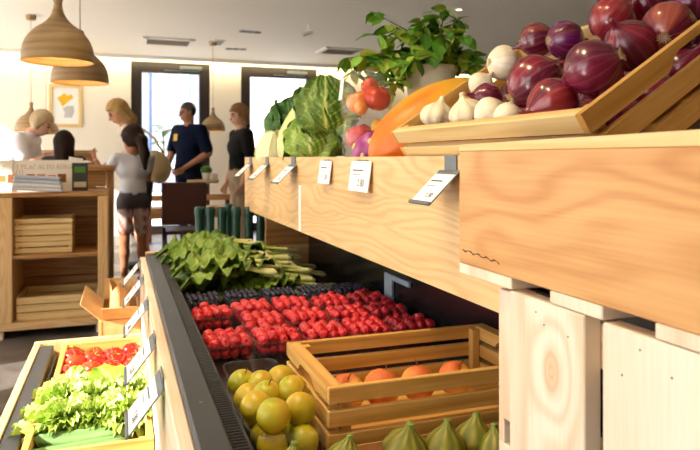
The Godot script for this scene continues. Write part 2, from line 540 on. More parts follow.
func outside() -> void:
	struct("ground", box(Vector3(-60, -0.35, -70), Vector3(60, -0.22, 60), 0), M.concrete)
	# pale house across the street behind the doors
	var h := thing("street_house", "pale plastered house across the street behind the glass doors", "building", Vector3(1.0, -0.2, -26))
	part(h, "wall", box(Vector3(-9, 0, -4), Vector3(3.2, 9, 0), 0.02), mat(Color8(128, 138, 156), 0.9))
	for r in 3:
		for k in 4:
			var f := part(h, "window_frame", box(Vector3(-8 + k * 2.8, 0.9 + r * 2.8, 0.0), Vector3(-6.9 + k * 2.8, 2.5 + r * 2.8, 0.06), 0.01), M.white)
			part(f, "pane", box(Vector3(-7.9 + k * 2.8, 1.0 + r * 2.8, 0.06), Vector3(-7.0 + k * 2.8, 2.4 + r * 2.8, 0.07), 0), mat(Color8(150, 165, 185), 0.1))
	# metal post and a small leafy street tree seen through the first door
	var po := MB.new()
	var pb := on_d(150, 150, 12.0)
	tube(po, [Vector3(pb.x, -0.22, -12.0), Vector3(pb.x, 3.2, -12.0)], [0.035, 0.035], 10)
	single("street_post", po, mat(Color8(70, 90, 130), 0.4), "slim blue-grey metal post outside the glass door", "post")
	var tb := on_d(163, 112, 13.0)
	var tree := thing("street_plant", "small leafy street plant outside the glass door", "plant", Vector3(tb.x, -0.22, tb.z))
	var st := MB.new()
	tube(st, [Vector3(0, 0, 0), Vector3(0.04, 0.9, 0.02), Vector3(0, 1.9, 0)], [0.03, 0.025, 0.012], 7)
	part(tree, "stem", st, mat(Color8(110, 90, 70), 0.8))
	var lf := leaf(0.42, 0.16, 7, 5, 0.5, 0.2, 0.0, 3.0, 0.0, lin(50, 76, 40), lin(80, 100, 60))
	var lm := lf.mesh()
	for k in 16:
		part(tree, "leaf", lm, M.leafy, T(Vector3(0, 1.45 + 0.035 * k, 0), rot(rng.randf_range(-0.7, 0.3), k * 2.4, 0)))
	# bicycles parked in the street beyond the second door
	for k in 3:
		var bp := on_d(249.0 + k * 9.0, 150, 15.0 + k * 0.4)
		bicycle(Vector3(bp.x, -0.22, bp.z), [Color8(90, 14, 14), Color8(24, 28, 40), Color8(40, 40, 46)][k], ["red bicycle parked in the street beyond the second glass door", "slate blue bicycle parked in the middle of the three bicycles", "grey bicycle parked behind the savoy cabbages, last of the three"][k])

func bicycle(at: Vector3, col: Color, label: String) -> void:
	var b := thing("bicycle", label, "bicycle", at, 0.5, "bicycles in the street")
	var fm := mat(col, 0.4)
	var rubber := mat(Color8(40, 40, 42), 0.8)
	for s in [-0.52, 0.52]:
		var w := MB.new()
		var path := []
		var rr := []
		for k in 21:
			path.append(Vector3(s + 0.33 * cos(TAU * k / 20), 0.35 + 0.33 * sin(TAU * k / 20), 0)); rr.append(0.02)
		tube(w, path, rr, 6, Color.WHITE, false)
		part(b, "wheel", w, rubber)
	var f := MB.new()
	for q in [[Vector3(-0.52, 0.35, 0), Vector3(-0.1, 0.32, 0)], [Vector3(-0.1, 0.32, 0), Vector3(-0.22, 0.85, 0)], [Vector3(-0.52, 0.35, 0), Vector3(-0.2, 0.78, 0)], [Vector3(-0.1, 0.32, 0), Vector3(0.36, 0.8, 0)], [Vector3(-0.2, 0.78, 0), Vector3(0.34, 0.86, 0)], [Vector3(0.52, 0.35, 0), Vector3(0.33, 1.0, 0)]]:
		tube(f, q, [0.018, 0.018], 7)
	part(b, "frame", f, fm)
	var s := MB.new()
	ellipsoid(s, Vector3(-0.23, 0.9, 0), Vector3(0.12, 0.035, 0.06), 10, 6)
	part(b, "saddle", s, rubber)
	var hb := MB.new()
	tube(hb, [Vector3(0.26, 1.05, -0.28), Vector3(0.34, 1.02, 0), Vector3(0.26, 1.05, 0.28)], [0.014, 0.014, 0.014], 7)
	part(b, "handlebar", hb, M.steel)

func glow(col: Color, e: float) -> StandardMaterial3D:
	var m := mat(col, 0.5)
	m.emission_enabled = true; m.emission = col; m.emission_energy_multiplier = e
	return m

func lamps() -> void:
	# turned wooden bell pendants, all 0.30 m wide
	var spec := [
		[58.0, 62.0, 2.87, "largest turned wooden bell pendant hanging in front of another bell pendant"],
		[80.0, 83.0, 3.6, "wooden bell pendant half hidden behind the largest pendant, underside glowing warm"],
		[31.0, 131.0, 6.6, "pale wooden pendant hanging behind the blonde head in white"],
		[46.0, 134.0, 8.1, "wooden pendant hanging before the framed map, its neck above the dark-haired child"],
		[213.0, 131.0, 8.1, "small wooden bell pendant hanging beside the man in navy polo"]]
	var keys := [Vector2(0.002, 0.292), Vector2(0.016, 0.29), Vector2(0.021, 0.275), Vector2(0.017, 0.258), Vector2(0.02, 0.235), Vector2(0.03, 0.205), Vector2(0.055, 0.172), Vector2(0.095, 0.142), Vector2(0.126, 0.105), Vector2(0.143, 0.065), Vector2(0.1495, 0.025), Vector2(0.150, 0.0)]
	var inner := [Vector2(0.147, 0.0), Vector2(0.143, 0.02), Vector2(0.136, 0.06), Vector2(0.118, 0.1), Vector2(0.088, 0.134), Vector2(0.05, 0.162), Vector2(0.02, 0.18), Vector2(0.0, 0.184)]
	var prof := smooth_prof(inner, 3)
	prof.reverse()
	var sh := MB.new()
	var op := smooth_prof(keys, 4)
	op.reverse()
	# uv so that the grain runs round the turning
	lathe(sh, op, 36)
	for k in sh.uv.size(): sh.uv[k] = Vector2(sh.uv[k].x * 0.4, sh.v[k].y * 1.6)
	var inn := MB.new()
	lathe(inn, prof, 36)
	# turned inside: normals look to the axis
	for k in inn.n.size(): inn.n[k] = -inn.n[k]
	for k in range(0, inn.i.size(), 3):
		var q := inn.i[k + 1]
		inn.i[k + 1] = inn.i[k + 2]; inn.i[k + 2] = q
	for k in inn.uv.size(): inn.uv[k] = Vector2(inn.uv[k].x * 0.4, inn.v[k].y * 1.6)
	var rim := MB.new()
	lathe(rim, [Vector2(0.146, 0.001), Vector2(0.1485, -0.0015), Vector2(0.1505, 0.001)], 36)
	var shm := sh.mesh()
	var inm := inn.mesh()
	var bulb := MB.new()
	lathe(bulb, smooth_prof([Vector2(0.0, 0.0), Vector2(0.022, 0.006), Vector2(0.03, 0.03), Vector2(0.022, 0.055), Vector2(0.012, 0.075), Vector2(0.012, 0.09)], 3), 16)
	var bm := bulb.mesh()
	var bmat := glow(Color(1.0, 0.86, 0.62), 0.8)
	var socket := MB.new()
	lathe(socket, [Vector2(0.0, 0.088), Vector2(0.017, 0.088), Vector2(0.017, 0.135), Vector2(0.0, 0.135)], 14)
	var cablemat := mat(Color8(190, 170, 140), 0.7)
	var rose := MB.new()
	lathe(rose, smooth_prof([Vector2(0.0, -0.05), Vector2(0.03, -0.05), Vector2(0.045, -0.045), Vector2(0.05, -0.02), Vector2(0.05, 0.0)], 3), 18)
	for s in spec:
		var p: Vector3 = at_depth(s[0], s[1], s[2])
		var t := thing("pendant_lamp", s[3], "lamp", p, 0.0, "wooden bell pendants")
		var shade := part(t, "shade", shm, M.lampwood)
		part(shade, "lining", inm, M.lampwood)
		part(shade, "rim", rim, M.lampwood)
		part(t, "bulb", bm, bmat, T(Vector3(0, 0.045, 0)))
		part(t, "socket", socket, M.white, T(Vector3(0, 0.045, 0)))
		var cb := MB.new()
		tube(cb, [Vector3(0, 0.29, 0), Vector3(0, CY - p.y - 0.045, 0)], [0.0035, 0.0035], 6)
		part(t, "cable", cb, cablemat)
		part(t, "ceiling_rose", rose, M.lampwood, T(Vector3(0, CY - p.y, 0)))
		var l := OmniLight3D.new()
		l.name = "pendant_light"
		t.add_child(l, true)
		l.position = Vector3(0, 0.07, 0)
		l.light_color = Color(1.0, 0.82, 0.56); l.light_energy = 0.035; l.light_size = 0.03; l.omni_range = 12.0; l.omni_attenuation = 2.0; l.shadow_enabled = true

func ceiling_things() -> void:
	# two slatted air outlets
	for q in [[168.0, 41.0, 0.56, "wide slatted air outlet in the ceiling above the first glass door"], [340.0, 50.5, 0.5, "slatted air outlet in the ceiling behind the basil plant"]]:
		var p := on_y(q[0], q[1], CY)
		var t := thing("air_outlet", q[3], "vent", p, 0.0, "ceiling air outlets")
		var w: float = q[2]
		var fr := MB.new()
		for s in [-1.0, 1.0]:
			board(fr, T(Vector3(s * w * 0.5, -0.012, 0)), Vector3(0.06, 0.024, 0.46), 0.003)
			board(fr, T(Vector3(0, -0.012, s * 0.21)), Vector3(w, 0.024, 0.04), 0.003)
		part(t, "frame", fr, M.white)
		part(t, "backing", box(Vector3(-w * 0.5, -0.004, -0.2), Vector3(w * 0.5, 0.0, 0.2), 0), M.grey)
		for k in 6:
			part(t, "slat", box(Vector3(-w * 0.5 + 0.03, -0.008, -0.03), Vector3(w * 0.5 - 0.03, -0.002, 0.03), 0.001), mat(Color8(196, 186, 166), 0.6), T(Vector3(0, -0.011, -0.16 + k * 0.064), rot(0.35, 0, 0)))
	var p2 := on_y(218, 42, CY)
	var v := thing("ceiling_grille", "small square grille in the ceiling between the two glass doors", "vent", p2)
	part(v, "frame", box(Vector3(-0.07, -0.012, -0.16), Vector3(0.07, 0, 0.16), 0.003), M.white)
	for k in 5:
		part(v, "slat", box(Vector3(-0.05, -0.016, -0.13 + k * 0.06), Vector3(0.05, -0.012, -0.1 + k * 0.06), 0), M.grey)
	var can := MB.new()
	lathe(can, [Vector2(0.0, 0.0), Vector2(0.032, 0.0), Vector2(0.036, -0.012), Vector2(0.046, -0.012), Vector2(0.046, 0.0)], 18)
	var cup := MB.new()
	lathe(cup, [Vector2(0.0, -0.004), Vector2(0.034, -0.004)], 16)
	var dark := mat(Color8(54, 50, 46), 0.5)
	for q in [[243.0, 31.0], [250.0, 31.5], [257.0, 32.0], [229.0, 48.5], [236.0, 48.7], [243.0, 49.0]]:
		var o := thing("recessed_spotlight", "small dark recessed spotlight in a row of three in the ceiling", "spotlight", on_y(q[0], q[1], CY), 0.0, "unlit ceiling spots")
		part(o, "housing", can, M.grey)
		part(o, "lens", cup, dark)
	# lit spots in a row above the display; their sparkle shows on the onions
	for k in 4:
		var o := thing("ceiling_spotlight", "lit recessed spotlight in the row above the berry display", "spotlight", Vector3(-0.22, CY, -0.75 - k * 0.62), 0.0, "spots above the display")
		part(o, "housing", can, M.white)
		part(o, "lamp_lens", cup, glow(Color(1.0, 0.9, 0.72), 4.0))
		var l := SpotLight3D.new()
		l.name = "spot_light"
		o.add_child(l, true)
		l.position = Vector3(0, -0.03, 0); l.rotation = Vector3(-PI / 2, -PI / 2, 0); l.rotate_object_local(Vector3.RIGHT, 0.28)
		l.light_color = Color(1.0, 0.89, 0.7); l.light_energy = 0.5; l.light_size = 0.03; l.spot_angle = 36; l.spot_range = 12.0; l.spot_attenuation = 2.0; l.shadow_enabled = true
	for q in [[440.0, 9.0], [459.0, 9.0]]:
		var o := thing("ceiling_spotlight", "lit recessed spotlight glowing in the ceiling above the basil plant", "spotlight", on_y(q[0], q[1], CY), 0.0, "lit ceiling spots")
		part(o, "housing", can, M.white)
		part(o, "lamp_lens", cup, glow(Color(1.0, 0.9, 0.72), 4.0))
		var l := SpotLight3D.new()
		l.name = "spot_light"
		o.add_child(l, true)
		l.position = Vector3(0, -0.03, 0); l.rotation.x = -PI / 2
		l.light_color = Color(1.0, 0.86, 0.62); l.light_energy = 0.8; l.light_size = 0.03; l.spot_angle = 38; l.spot_range = 12.0; l.spot_attenuation = 2.0; l.shadow_enabled = true
	var tr := thing("track_spotlight", "small white swivel spotlight on the ceiling above the second glass door", "spotlight", on_y(308, 25, CY))
	var sb := MB.new()
	tube(sb, [Vector3(0, 0, 0), Vector3(0, -0.06, 0)], [0.012, 0.012], 8)
	part(tr, "stem", sb, M.white)
	var hd := MB.new()
	lathe(hd, smooth_prof([Vector2(0, -0.05), Vector2(0.024, -0.045), Vector2(0.03, 0.0), Vector2(0.034, 0.06)], 3), 14, T(Vector3(0, -0.08, 0), rot(0.5, 0, 1.9)))
	part(tr, "head", hd, M.white)

const BX := 0.45      # face of the near box and its stand
const SX := 0.53      # face of the long shelf board
const TRAY := 0.04    # shelf tray, below the eye
const BED := 0.44     # berry bed, below the eye
const RIM := 0.62     # rim of the lower tier, below the eye

func text_mesh(s: String, size: float, serif := false) -> TextMesh:
	var t := TextMesh.new()
	t.text = s
	var f := SystemFont.new()
	f.font_names = PackedStringArray(["Droid Serif" if serif else "Droid Sans"])
	t.font = f
	t.font_size = 32
	t.pixel_size = size / 32.0
	t.depth = 0.0004
	return t

func price_tag(p: Vector3, ang: float, clip_h: float, len_: float, wid: float, price: String, label: String, group: String, plain := false) -> Node3D:
	# p: top of the clip on a face that looks along -x; ang: how far the card swings out from hanging straight
	var t := thing("price_tag", label, "price tag", p, 0.0, group)
	var s := Vector3(-sin(ang), -cos(ang), 0)
	var nn := Vector3(-cos(ang), sin(ang), 0)
	var b := Basis(Vector3(0, 0, 1), -s, nn)
	part(t, "clip", box(Vector3(-0.003, -clip_h, -wid * 0.28), Vector3(-0.0004, 0.002, wid * 0.28), 0.0006), M.clip)
	var o := Vector3(-0.003, -clip_h, 0)
	var h := MB.new()
	board(h, T(Vector3.ZERO), Vector3(wid, len_, 0.0016), 0.0004)
	part(t, "holder", h, M.card if plain else M.clip, T(o + s * len_ * 0.5, b))
	var lip := MB.new()
	board(lip, T(Vector3.ZERO), Vector3(wid * 1.02, 0.007, 0.005), 0.0012)
	if not plain: part(t, "lip", lip, M.clip, T(o + s * len_ + nn * 0.002, b))
	var cd := MB.new()
	board(cd, T(Vector3.ZERO), Vector3(wid * (1.0 if plain else 0.96), len_ * (1.0 if plain else 0.82), 0.0008), 0.0)
	var card := part(t, "card", cd, M.card, T(o + s * len_ * (0.5 if plain else 0.55) + nn * 0.0014, b))
	var ln := MB.new()
	board(ln, T(Vector3(-wid * 0.1, len_ * 0.2, 0.0007)), Vector3(wid * 0.55, 0.0028, 0.0003), 0.0)
	part(card, "printed_line", ln, M.ink)
	var l2 := MB.new()
	board(l2, T(Vector3(-wid * 0.16, len_ * 0.05, 0.0007)), Vector3(wid * 0.4, 0.002, 0.0003), 0.0)
	part(card, "printed_line", l2, M.inklight)
	part(card, "printed_price", text_mesh(price, wid * 0.17), M.ink, T(Vector3(wid * 0.12, -len_ * 0.22, 0.0007)))
	return t

func fixture() -> void:
	# berry display: wooden front, dark rail, slotted grille, sunken bed, dark back
	var f := thing("berry_display", "long berry display with pine front, dark rail and black sunken bed", "display counter", Vector3(0.4, 0, -1.4))
	var o := T(-f.position)
	part(f, "front_panel", boxw(0.072, 0.093, 0.382, 1.11, 0.745, 2.63, 0.002), M.pale, o)
	part(f, "rail", boxw(0.093, 0.137, 0.37, 0.40, 0.745, 2.63, 0.004), M.rail, o)
	for k in 3:
		part(f, "rail_screw", boxw(0.113, 0.118, 0.3695, 0.371, 1.0 + k * 0.62, 1.006 + k * 0.62, 0.0), M.steel, o)
	var g := MB.new()
	var d := 0.76
	while d < 2.6:
		board(g, T(Vector3(0.149, CH - 0.376, -d)), Vector3(0.024, 0.006, 0.0052), 0.0008)
		d += 0.0095
	board(g, T(Vector3(0.159, CH - 0.376, -1.68)), Vector3(0.003, 0.008, 1.84), 0)
	var gp := part(f, "slotted_grille", g, M.black, o)
	gp.set_meta("kind", "stuff")
	part(f, "bed", boxw(0.137, 0.74, BED, BED + 0.02, 0.745, 2.61, 0.002), M.blackgloss, o)
	part(f, "back_panel", boxw(0.74, 0.76, 0.25, BED + 0.02, 0.745, 2.61, 0.002), M.blackgloss, o)
	part(f, "end_board", boxw(0.093, 0.76, 0.362, BED + 0.02, 2.61, 2.635, 0.002), M.shelfwood, o)
	part(f, "base", boxw(0.1, 0.76, BED + 0.02, 1.11, 0.75, 2.58, 0.002), M.black, o)
	var br := MB.new()
	var bp := on_x(389, 285, 0.735)
	board(br, T(bp + Vector3(0.0, -0.012, 0)), Vector3(0.008, 0.09, 0.055), 0.001)
	board(br, T(bp + Vector3(0.0, 0.026, 0.085)), Vector3(0.008, 0.014, 0.115), 0.001)
	part(f, "bracket", br, mat(Color8(150, 166, 176), 0.4), o)
	# long shelf above it
	var s := thing("vegetable_shelf", "long pale wooden shelf with flamed grain front carrying cabbages, pumpkin and price tags", "shelf", Vector3(0.8, 0, -1.6))
	o = T(-s.position)
	part(s, "front_board", boxw(SX, SX + 0.018, -0.003, 0.0805, 0.815, 2.92, 0.0, 3.0), M.shelfwood, o)
	part(s, "apron_board", boxw(SX, SX + 0.018, 0.0808, 0.23, 0.815, on_x(300.5, 200, SX).z * -1.0 - 0.004, 0.0, 5.0), M.shelfwood, o)
	part(s, "apron_board", boxw(SX, SX + 0.018, 0.0808, 0.23, on_x(300.5, 200, SX).z * -1.0 + 0.02, 2.92, 0.0, 8.0), M.shelfwood, o)
	part(s, "painted_light_gap", boxw(SX - 0.0006, SX + 0.016, 0.084, 0.229, on_x(300.5, 200, SX).z * -1.0 - 0.0035, on_x(300.5, 200, SX).z * -1.0 + 0.0195, 0.0), M.card, o)  # light shining through the board joint, painted as a white strip
	part(s, "tray", boxw(SX + 0.018, 1.08, TRAY, TRAY + 0.018, 0.815, 2.90, 0.001), M.shelfwood, o)
	part(s, "end_board", boxw(SX + 0.018, 1.08, 0.0, 0.23, 2.90, 2.92, 0.0015), M.shelfwood, o)
	part(s, "back_board", boxw(1.08, 1.10, 0.0, 0.5, 0.815, 2.92, 0.0015), M.shelfwood, o)
	part(s, "carcass", boxw(0.80, 1.08, 0.30, 1.11, 0.815, 2.6, 0.002), M.black, o)
	part(s, "under_panel", boxw(0.775, 0.80, 0.058, 1.11, 0.815, 2.62, 0.002), M.black, o)
	part(s, "far_panel", boxw(0.59, 1.08, 0.235, 0.50, 2.75, 2.77, 0.002), M.oak, o)
	part(s, "far_post", boxw(1.0, 1.08, 0.058, 1.11, 2.80, 2.90, 0.002), M.shelfwood, o)
	# shelf tags
	var grp := "tags on the shelf front"
	for q in [[251.0, "tilted price tag on the shelf front at its far end, below the white cabbage"], [267.5, "second tilted price tag on the shelf front counted from its far end"], [294.0, "third tilted price tag on the shelf front, below the savoy cabbages"], [455.0, "tilted price tag on the shelf front right beside the big wooden box"]]:
		var u: float = q[0]
		var p := on_x(u, 158, SX)
		var near := u > 400.0
		price_tag(Vector3(SX, CH + 0.003, p.z - (0.012 if near else 0.0)), 0.80, 0.024, 0.078 if near else 0.085, 0.075 if near else 0.095, "1.90" if near else "2.50", q[1], grp)
	for q in [[327.5, "2.30", "small flat white price tag on the shelf front below the tomato packs", 0.10], [363.0, "2.80", "large flat white price tag on the shelf front below the orange pumpkin", 0.13]]:
		var p := on_x(q[0], 162, SX)
		price_tag(Vector3(SX, CH - 0.006, p.z), 0.14, 0.002, 0.062 if q[3] < 0.11 else 0.070, q[3], q[1], q[2], grp, true)
	# box at the near end and the crate stand under it
	var b := thing("wooden_box", "large plywood display box with wavy orange grain beside the onion crate", "box", Vector3(0.7, 0, -0.5))
	o = T(-b.position)
	part(b, "front_panel", boxw(BX, BX + 0.018, -0.0099, 0.1465, 0.15, 0.811, 0.0012, 1.5), M.ply, o)
	var lip := MB.new()
	var y0 := CH + 0.0101
	extrude(lip, PackedVector2Array([Vector2(-0.811, y0), Vector2(-0.15, y0), Vector2(-0.15, y0 + 0.0165), Vector2(-0.811, y0 + 0.0085)]), 0.018, Transform3D(Basis(Vector3(0, 0, 1), Vector3(0, 1, 0), Vector3(-1, 0, 0)), Vector3(BX + 0.009, 0, 0)))
	part(b, "top_strip", lip, M.cratepale, o)
	part(b, "end_panel", boxw(BX + 0.018, SX + 0.018, 0.0, 0.1465, 0.793, 0.811, 0.0012), M.ply, o)
	part(b, "floor_board", boxw(BX + 0.018, 0.76, 0.13, 0.1465, 0.15, 0.793, 0.0), M.ply, o)
	part(b, "inner_ledge", boxw(SX + 0.018, 1.08, TRAY, TRAY + 0.018, 0.15, 0.814, 0.0), M.ply, o)
	part(b, "rear_panel", boxw(0.86, 0.88, TRAY + 0.018, 1.11, 0.15, 0.814, 0.0), M.ply, o)
	var c := thing("crate_stand", "upright pale pine crate with a round knot carrying the plywood box", "crate", Vector3(0.6, 0, -0.5))
	o = T(-c.position)
	for q in [[0.682, 0.811], [0.5234, 0.607], [0.27, 0.4565]]:
		part(c, "deck_slat", boxw(BX, 0.76, 0.1470, 0.161, q[0], q[1], 0.0012), M.pale, o)
	var kb := MB.new()
	board(kb, T(Vector3(BX + 0.011, (CH - 0.1623) * 0.5, -0.618)), Vector3(0.022, CH - 0.1623, 0.136), 0.0015, 0.0)
	# move the grain so that the knot of the wood lies a hand below the top
	for k in kb.uv.size():
		kb.uv[k] = Vector2((CH - 0.1623 - kb.v[k].y + 0.098) / 2.4, (0.145 - (kb.v[k].z + 0.686)) / 0.6)
	part(c, "plank", kb, M.pale, o)
	var k2 := boxw(BX, BX + 0.022, 0.1623, 1.11, 0.36, 0.5234, 0.0015, 4.0)
	part(c, "plank", k2, M.pale, o)
	part(c, "plank", boxw(BX, BX + 0.015, 0.1623, 1.11, 0.18, 0.335, 0.0015, 6.0), M.pale, o)
	var ps := MB.new()
	for q in [[0.700, 0.7345, 0.170, 0.335], [0.700, 0.7345, 0.366, 1.11], [0.722, 0.7345, 0.335, 0.366]]:
		board(ps, T(Vector3(BX + 0.032, CH - (q[2] + q[3]) * 0.5, -(q[0] + q[1]) * 0.5)), Vector3(0.033, q[3] - q[2], q[1] - q[0]), 0.001, 2.0)
	part(c, "corner_post", ps, M.pale, o)
	var nail := MB.new()
	lathe(nail, [Vector2(0.0012, -0.0005), Vector2(0.0011, 0.0003), Vector2(0.0, 0.0005)], 8, T(Vector3.ZERO, rot(0, 0, PI / 2)))
	for q in [[536.0, 312.0], [568.0, 337.0], [544.0, 325.0], [640.0, 350.0], [672.0, 378.0], [622.0, 375.0]]:
		part(c, "nail", nail, M.ink, T(on_x(q[0], q[1], BX) - c.position))
	var crack := MB.new()
	var cr0 := []
	var crr := []
	for k in 15:
		cr0.append(on_x(463.0 + k * 2.6, 249.5 + k * 0.95 + 1.3 * sin(k * 1.9), BX + 0.0002)); crr.append(0.0009 + 0.0004 * sin(k * 2.3))
	tube(crack, cr0, crr, 5)
	part(b, "crack", crack, mat(Color8(96, 62, 26), 0.8), T(-b.position))
	for q in [[0.173, 0.22], [0.44, 0.49], [0.9, 0.95]]:
		part(c, "cross_rail", boxw(BX + 0.0225, BX + 0.036, q[0], q[1], 0.2, 0.699, 0.001), M.pale, o)
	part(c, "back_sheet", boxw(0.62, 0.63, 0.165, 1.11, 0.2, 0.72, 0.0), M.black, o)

func far_furniture() -> void:
	# open shelf with crates, newspapers on top
	var d0 := 4.42
	var p := on_d(108, 192, d0)
	var x1 := p.x
	var yt := p.y
	var x0 := x1 - 1.35
	var s := thing("open_shelf", "low open wooden shelf with folded crates inside and newspapers on top", "shelf", Vector3(x1 - 0.6, 0, -d0 - 0.25))
	var o := T(-s.position)
	var yb := on_d(60, 321, d0).y
	var ym := on_d(60, 254, d0).y
	part(s, "top_board", box(Vector3(x0, yt - 0.025, -d0 - 0.5), Vector3(x1, yt, -d0), 0.003), M.oak, o)
	part(s, "middle_board", box(Vector3(x0 + 0.06, ym - 0.025, -d0 - 0.48), Vector3(x1 - 0.06, ym, -d0 - 0.01), 0.003), M.oak, o)
	part(s, "bottom_board", box(Vector3(x0, yb - 0.04, -d0 - 0.5), Vector3(x1, yb + 0.005, -d0), 0.003), M.shelfwood, o)
	part(s, "side_panel", box(Vector3(x1 - 0.06, yb + 0.005, -d0 - 0.5), Vector3(x1, yt - 0.025, -d0), 0.003), M.shelfwood, o)
	var xm := on_d(12, 250, d0).x
	part(s, "middle_panel", box(Vector3(xm - 0.12, yb + 0.005, -d0 - 0.5), Vector3(xm, yt - 0.025, -d0 - 0.0), 0.003), M.shelfwood, o)
	part(s, "side_panel", box(Vector3(x0, yb + 0.005, -d0 - 0.5), Vector3(x0 + 0.06, yt - 0.025, -d0), 0.003), M.shelfwood, o)
	for k in 4:
		var ya := yb + 0.005 + (yt - yb) * k / 4.0
		part(s, "back_plank", box(Vector3(x0 + 0.06, ya + 0.002, -d0 - 0.5), Vector3(x1 - 0.06, ya + (yt - yb) / 4.0 - 0.004 - (0.027 if k == 3 else 0.0), -d0 - 0.485), 0.003), M.oak, o)
	for x in [x1 - 0.07, xm - 0.1, x0 + 0.02]:
		for z in [-d0 - 0.06, -d0 - 0.48]:
			part(s, "leg", box(Vector3(x, 0, z), Vector3(x + 0.05, yb - 0.04, z + 0.05), 0.003), M.pale, o)
	# crates lying on the shelves
	var a := on_d(14, 250, d0 + 0.05)
	var b := on_d(72, 250, d0 + 0.05)
	for k in 3:
		crate(Vector3((a.x + b.x) * 0.5, ym + k * 0.073, -d0 - 0.22), 0.0, b.x - a.x, 0.3, 0.072, 2, M.cratepale, "flat slatted fruit crate on the upper shelf, " + ["bottom", "middle", "top"][k] + " of its stack", "crates on the open shelf", 0.004)
	a = on_d(16, 310, d0 + 0.05)
	b = on_d(99, 310, d0 + 0.05)
	crate(Vector3((a.x + b.x) * 0.5, yb + 0.005, -d0 - 0.24), 0.0, b.x - a.x, 0.38, 0.145, 3, M.cratepale, "wide slatted fruit crate on the bottom board of the open shelf", "crates on the open shelf", 0.008)
	# newspapers
	var paper := mat(Color8(232, 228, 216), 0.8)
	var gold := mat(Color8(176, 146, 96), 0.7)
	for k in 2:
		var u0 := -28.0 if k == 0 else 12.0
		var u1 := 12.0 if k == 0 else 73.0
		var pa := on_d(u0, 188, d0 + 0.2)
		var pb := on_d(u1, 162, d0 + 0.2)
		var w := pb.x - pa.x
		var h := on_d(60, 160, d0 + 0.2).y - yt
		var n := thing("newspaper", ["upright newspaper behind the folded papers, cut by its neighbour", "upright open newspaper headed ALTO ADIGE standing on the open shelf"][k], "newspaper", Vector3((pa.x + pb.x) * 0.5, yt, -d0 - 0.2 - k * 0.012), 0.0, "newspapers on the open shelf")
		var tl := T(Vector3.ZERO, rot(-0.10, 0, 0))
		var sh := MB.new()
		for q in 3: board(sh, tl * T(Vector3(0.003 * q, h * 0.5 - 0.004 * q, -0.004 * q)), Vector3(w, h, 0.003), 0.0005)
		part(n, "sheets", sh, paper)
		if k == 1:
			part(n, "headline", text_mesh("I PLAC ALTO ADIGE", 0.036, true), gold, tl * T(Vector3(0.015, h * 0.78, 0.002)))
		else:
			part(n, "headline", text_mesh("ADIGE", 0.036, true), gold, tl * T(Vector3(0.02, h * 0.76, 0.002)))
		for q in 4:
			var bl := MB.new()
			var cx := (q - 1.2) * 0.062
			board(bl, tl * T(Vector3(cx, h * 0.42, 0.002)), Vector3(0.05, 0.055 if q != 2 else 0.04, 0.0006), 0.0)
			part(n, "printed_picture", bl, mat([Color8(150, 92, 52), Color8(196, 150, 112), Color8(206, 140, 72), Color8(140, 84, 30)][q], 0.8))
		for q in 3:
			var bl := MB.new()
			board(bl, tl * T(Vector3(-w * 0.5 + 0.025 + q * 0.016, h * 0.45, 0.002)), Vector3(0.008, h * 0.5, 0.0006), 0.0)
			part(n, "printed_column", bl, mat(Color8(206, 190, 170), 0.8))
	var mg := on_d(80, 176, d0 + 0.22)
	var mz := thing("magazine", "dark magazine with green cover picture beside the upright newspaper", "magazine", Vector3(mg.x, yt, -d0 - 0.22))
	part(mz, "cover", box(Vector3(-0.048, 0, -0.012), Vector3(0.048, 0.185, 0.012), 0.002), mat(Color8(52, 54, 52), 0.5))
	part(mz, "printed_picture", box(Vector3(-0.035, 0.12, 0.0122), Vector3(0.035, 0.16, 0.013), 0.0), mat(Color8(70, 130, 50), 0.6))
	part(mz, "printed_panel", box(Vector3(-0.036, 0.025, 0.0122), Vector3(0.038, 0.06, 0.013), 0.0), mat(Color8(210, 202, 170), 0.6))
	var fa := on_d(12, 190, d0 + 0.06)
	var fb := on_d(63, 190, d0 + 0.06)
	for k in 4:
		var fp := MB.new()
		board(fp, T(Vector3(0.0, 0.0, 0), rot(0, 0, -0.06)), Vector3(fb.x - fa.x - k * 0.008, 0.022, 0.12), 0.008)
		single("folded_newspaper", fp, mat([Color8(206, 214, 226), Color8(226, 226, 226), Color8(190, 200, 214), Color8(176, 186, 204)][k], 0.8), "folded newspaper in the stack before the upright papers, " + ["bottom one", "second from bottom", "third from bottom", "topmost one"][k], "newspaper", T(Vector3((fa.x + fb.x) * 0.5, yt + 0.022 + k * 0.0235, -d0 - 0.075)), "folded newspapers on the open shelf")
	# counter behind the shelf and a wooden partition behind that
	var c := thing("wooden_counter", "high wooden counter behind the open shelf where the girl leans", "counter", Vector3(-0.9, 0, -5.3))
	o = T(-c.position)
	var ce := on_d(113.5, 170, 5.0).x
	part(c, "top_board", box(Vector3(-2.3, 1.02, -5.5), Vector3(ce + 0.01, 1.055, -4.98), 0.004), M.oak, o)
	for k in 8:
		part(c, "front_plank", box(Vector3(-2.3, 0.1 + k * 0.115, -5.02), Vector3(ce - 0.05, 0.213 + k * 0.115, -5.0), 0.003), M.oak, o)
	part(c, "end_panel", box(Vector3(ce - 0.048, 0, -5.48), Vector3(ce, 1.02, -4.99), 0.003), M.oak, o)
	part(c, "plinth", box(Vector3(-2.3, 0.0, -5.45), Vector3(ce - 0.05, 0.1, -5.05), 0.0), M.black, o)
	var pr := thing("wood_partition", "low wooden partition behind the two people at the counter", "partition", Vector3(-1.1, 0, -7.4))
	var py := on_d(60, 152, 7.4).y
	var pe := on_d(96, 152, 7.4).x
	for k in 7:
		part(pr, "plank", box(Vector3(-2.3, k * py / 7, -7.42), Vector3(pe, (k + 1) * py / 7 - 0.003, -7.4), 0.003), M.oak, T(-pr.position))
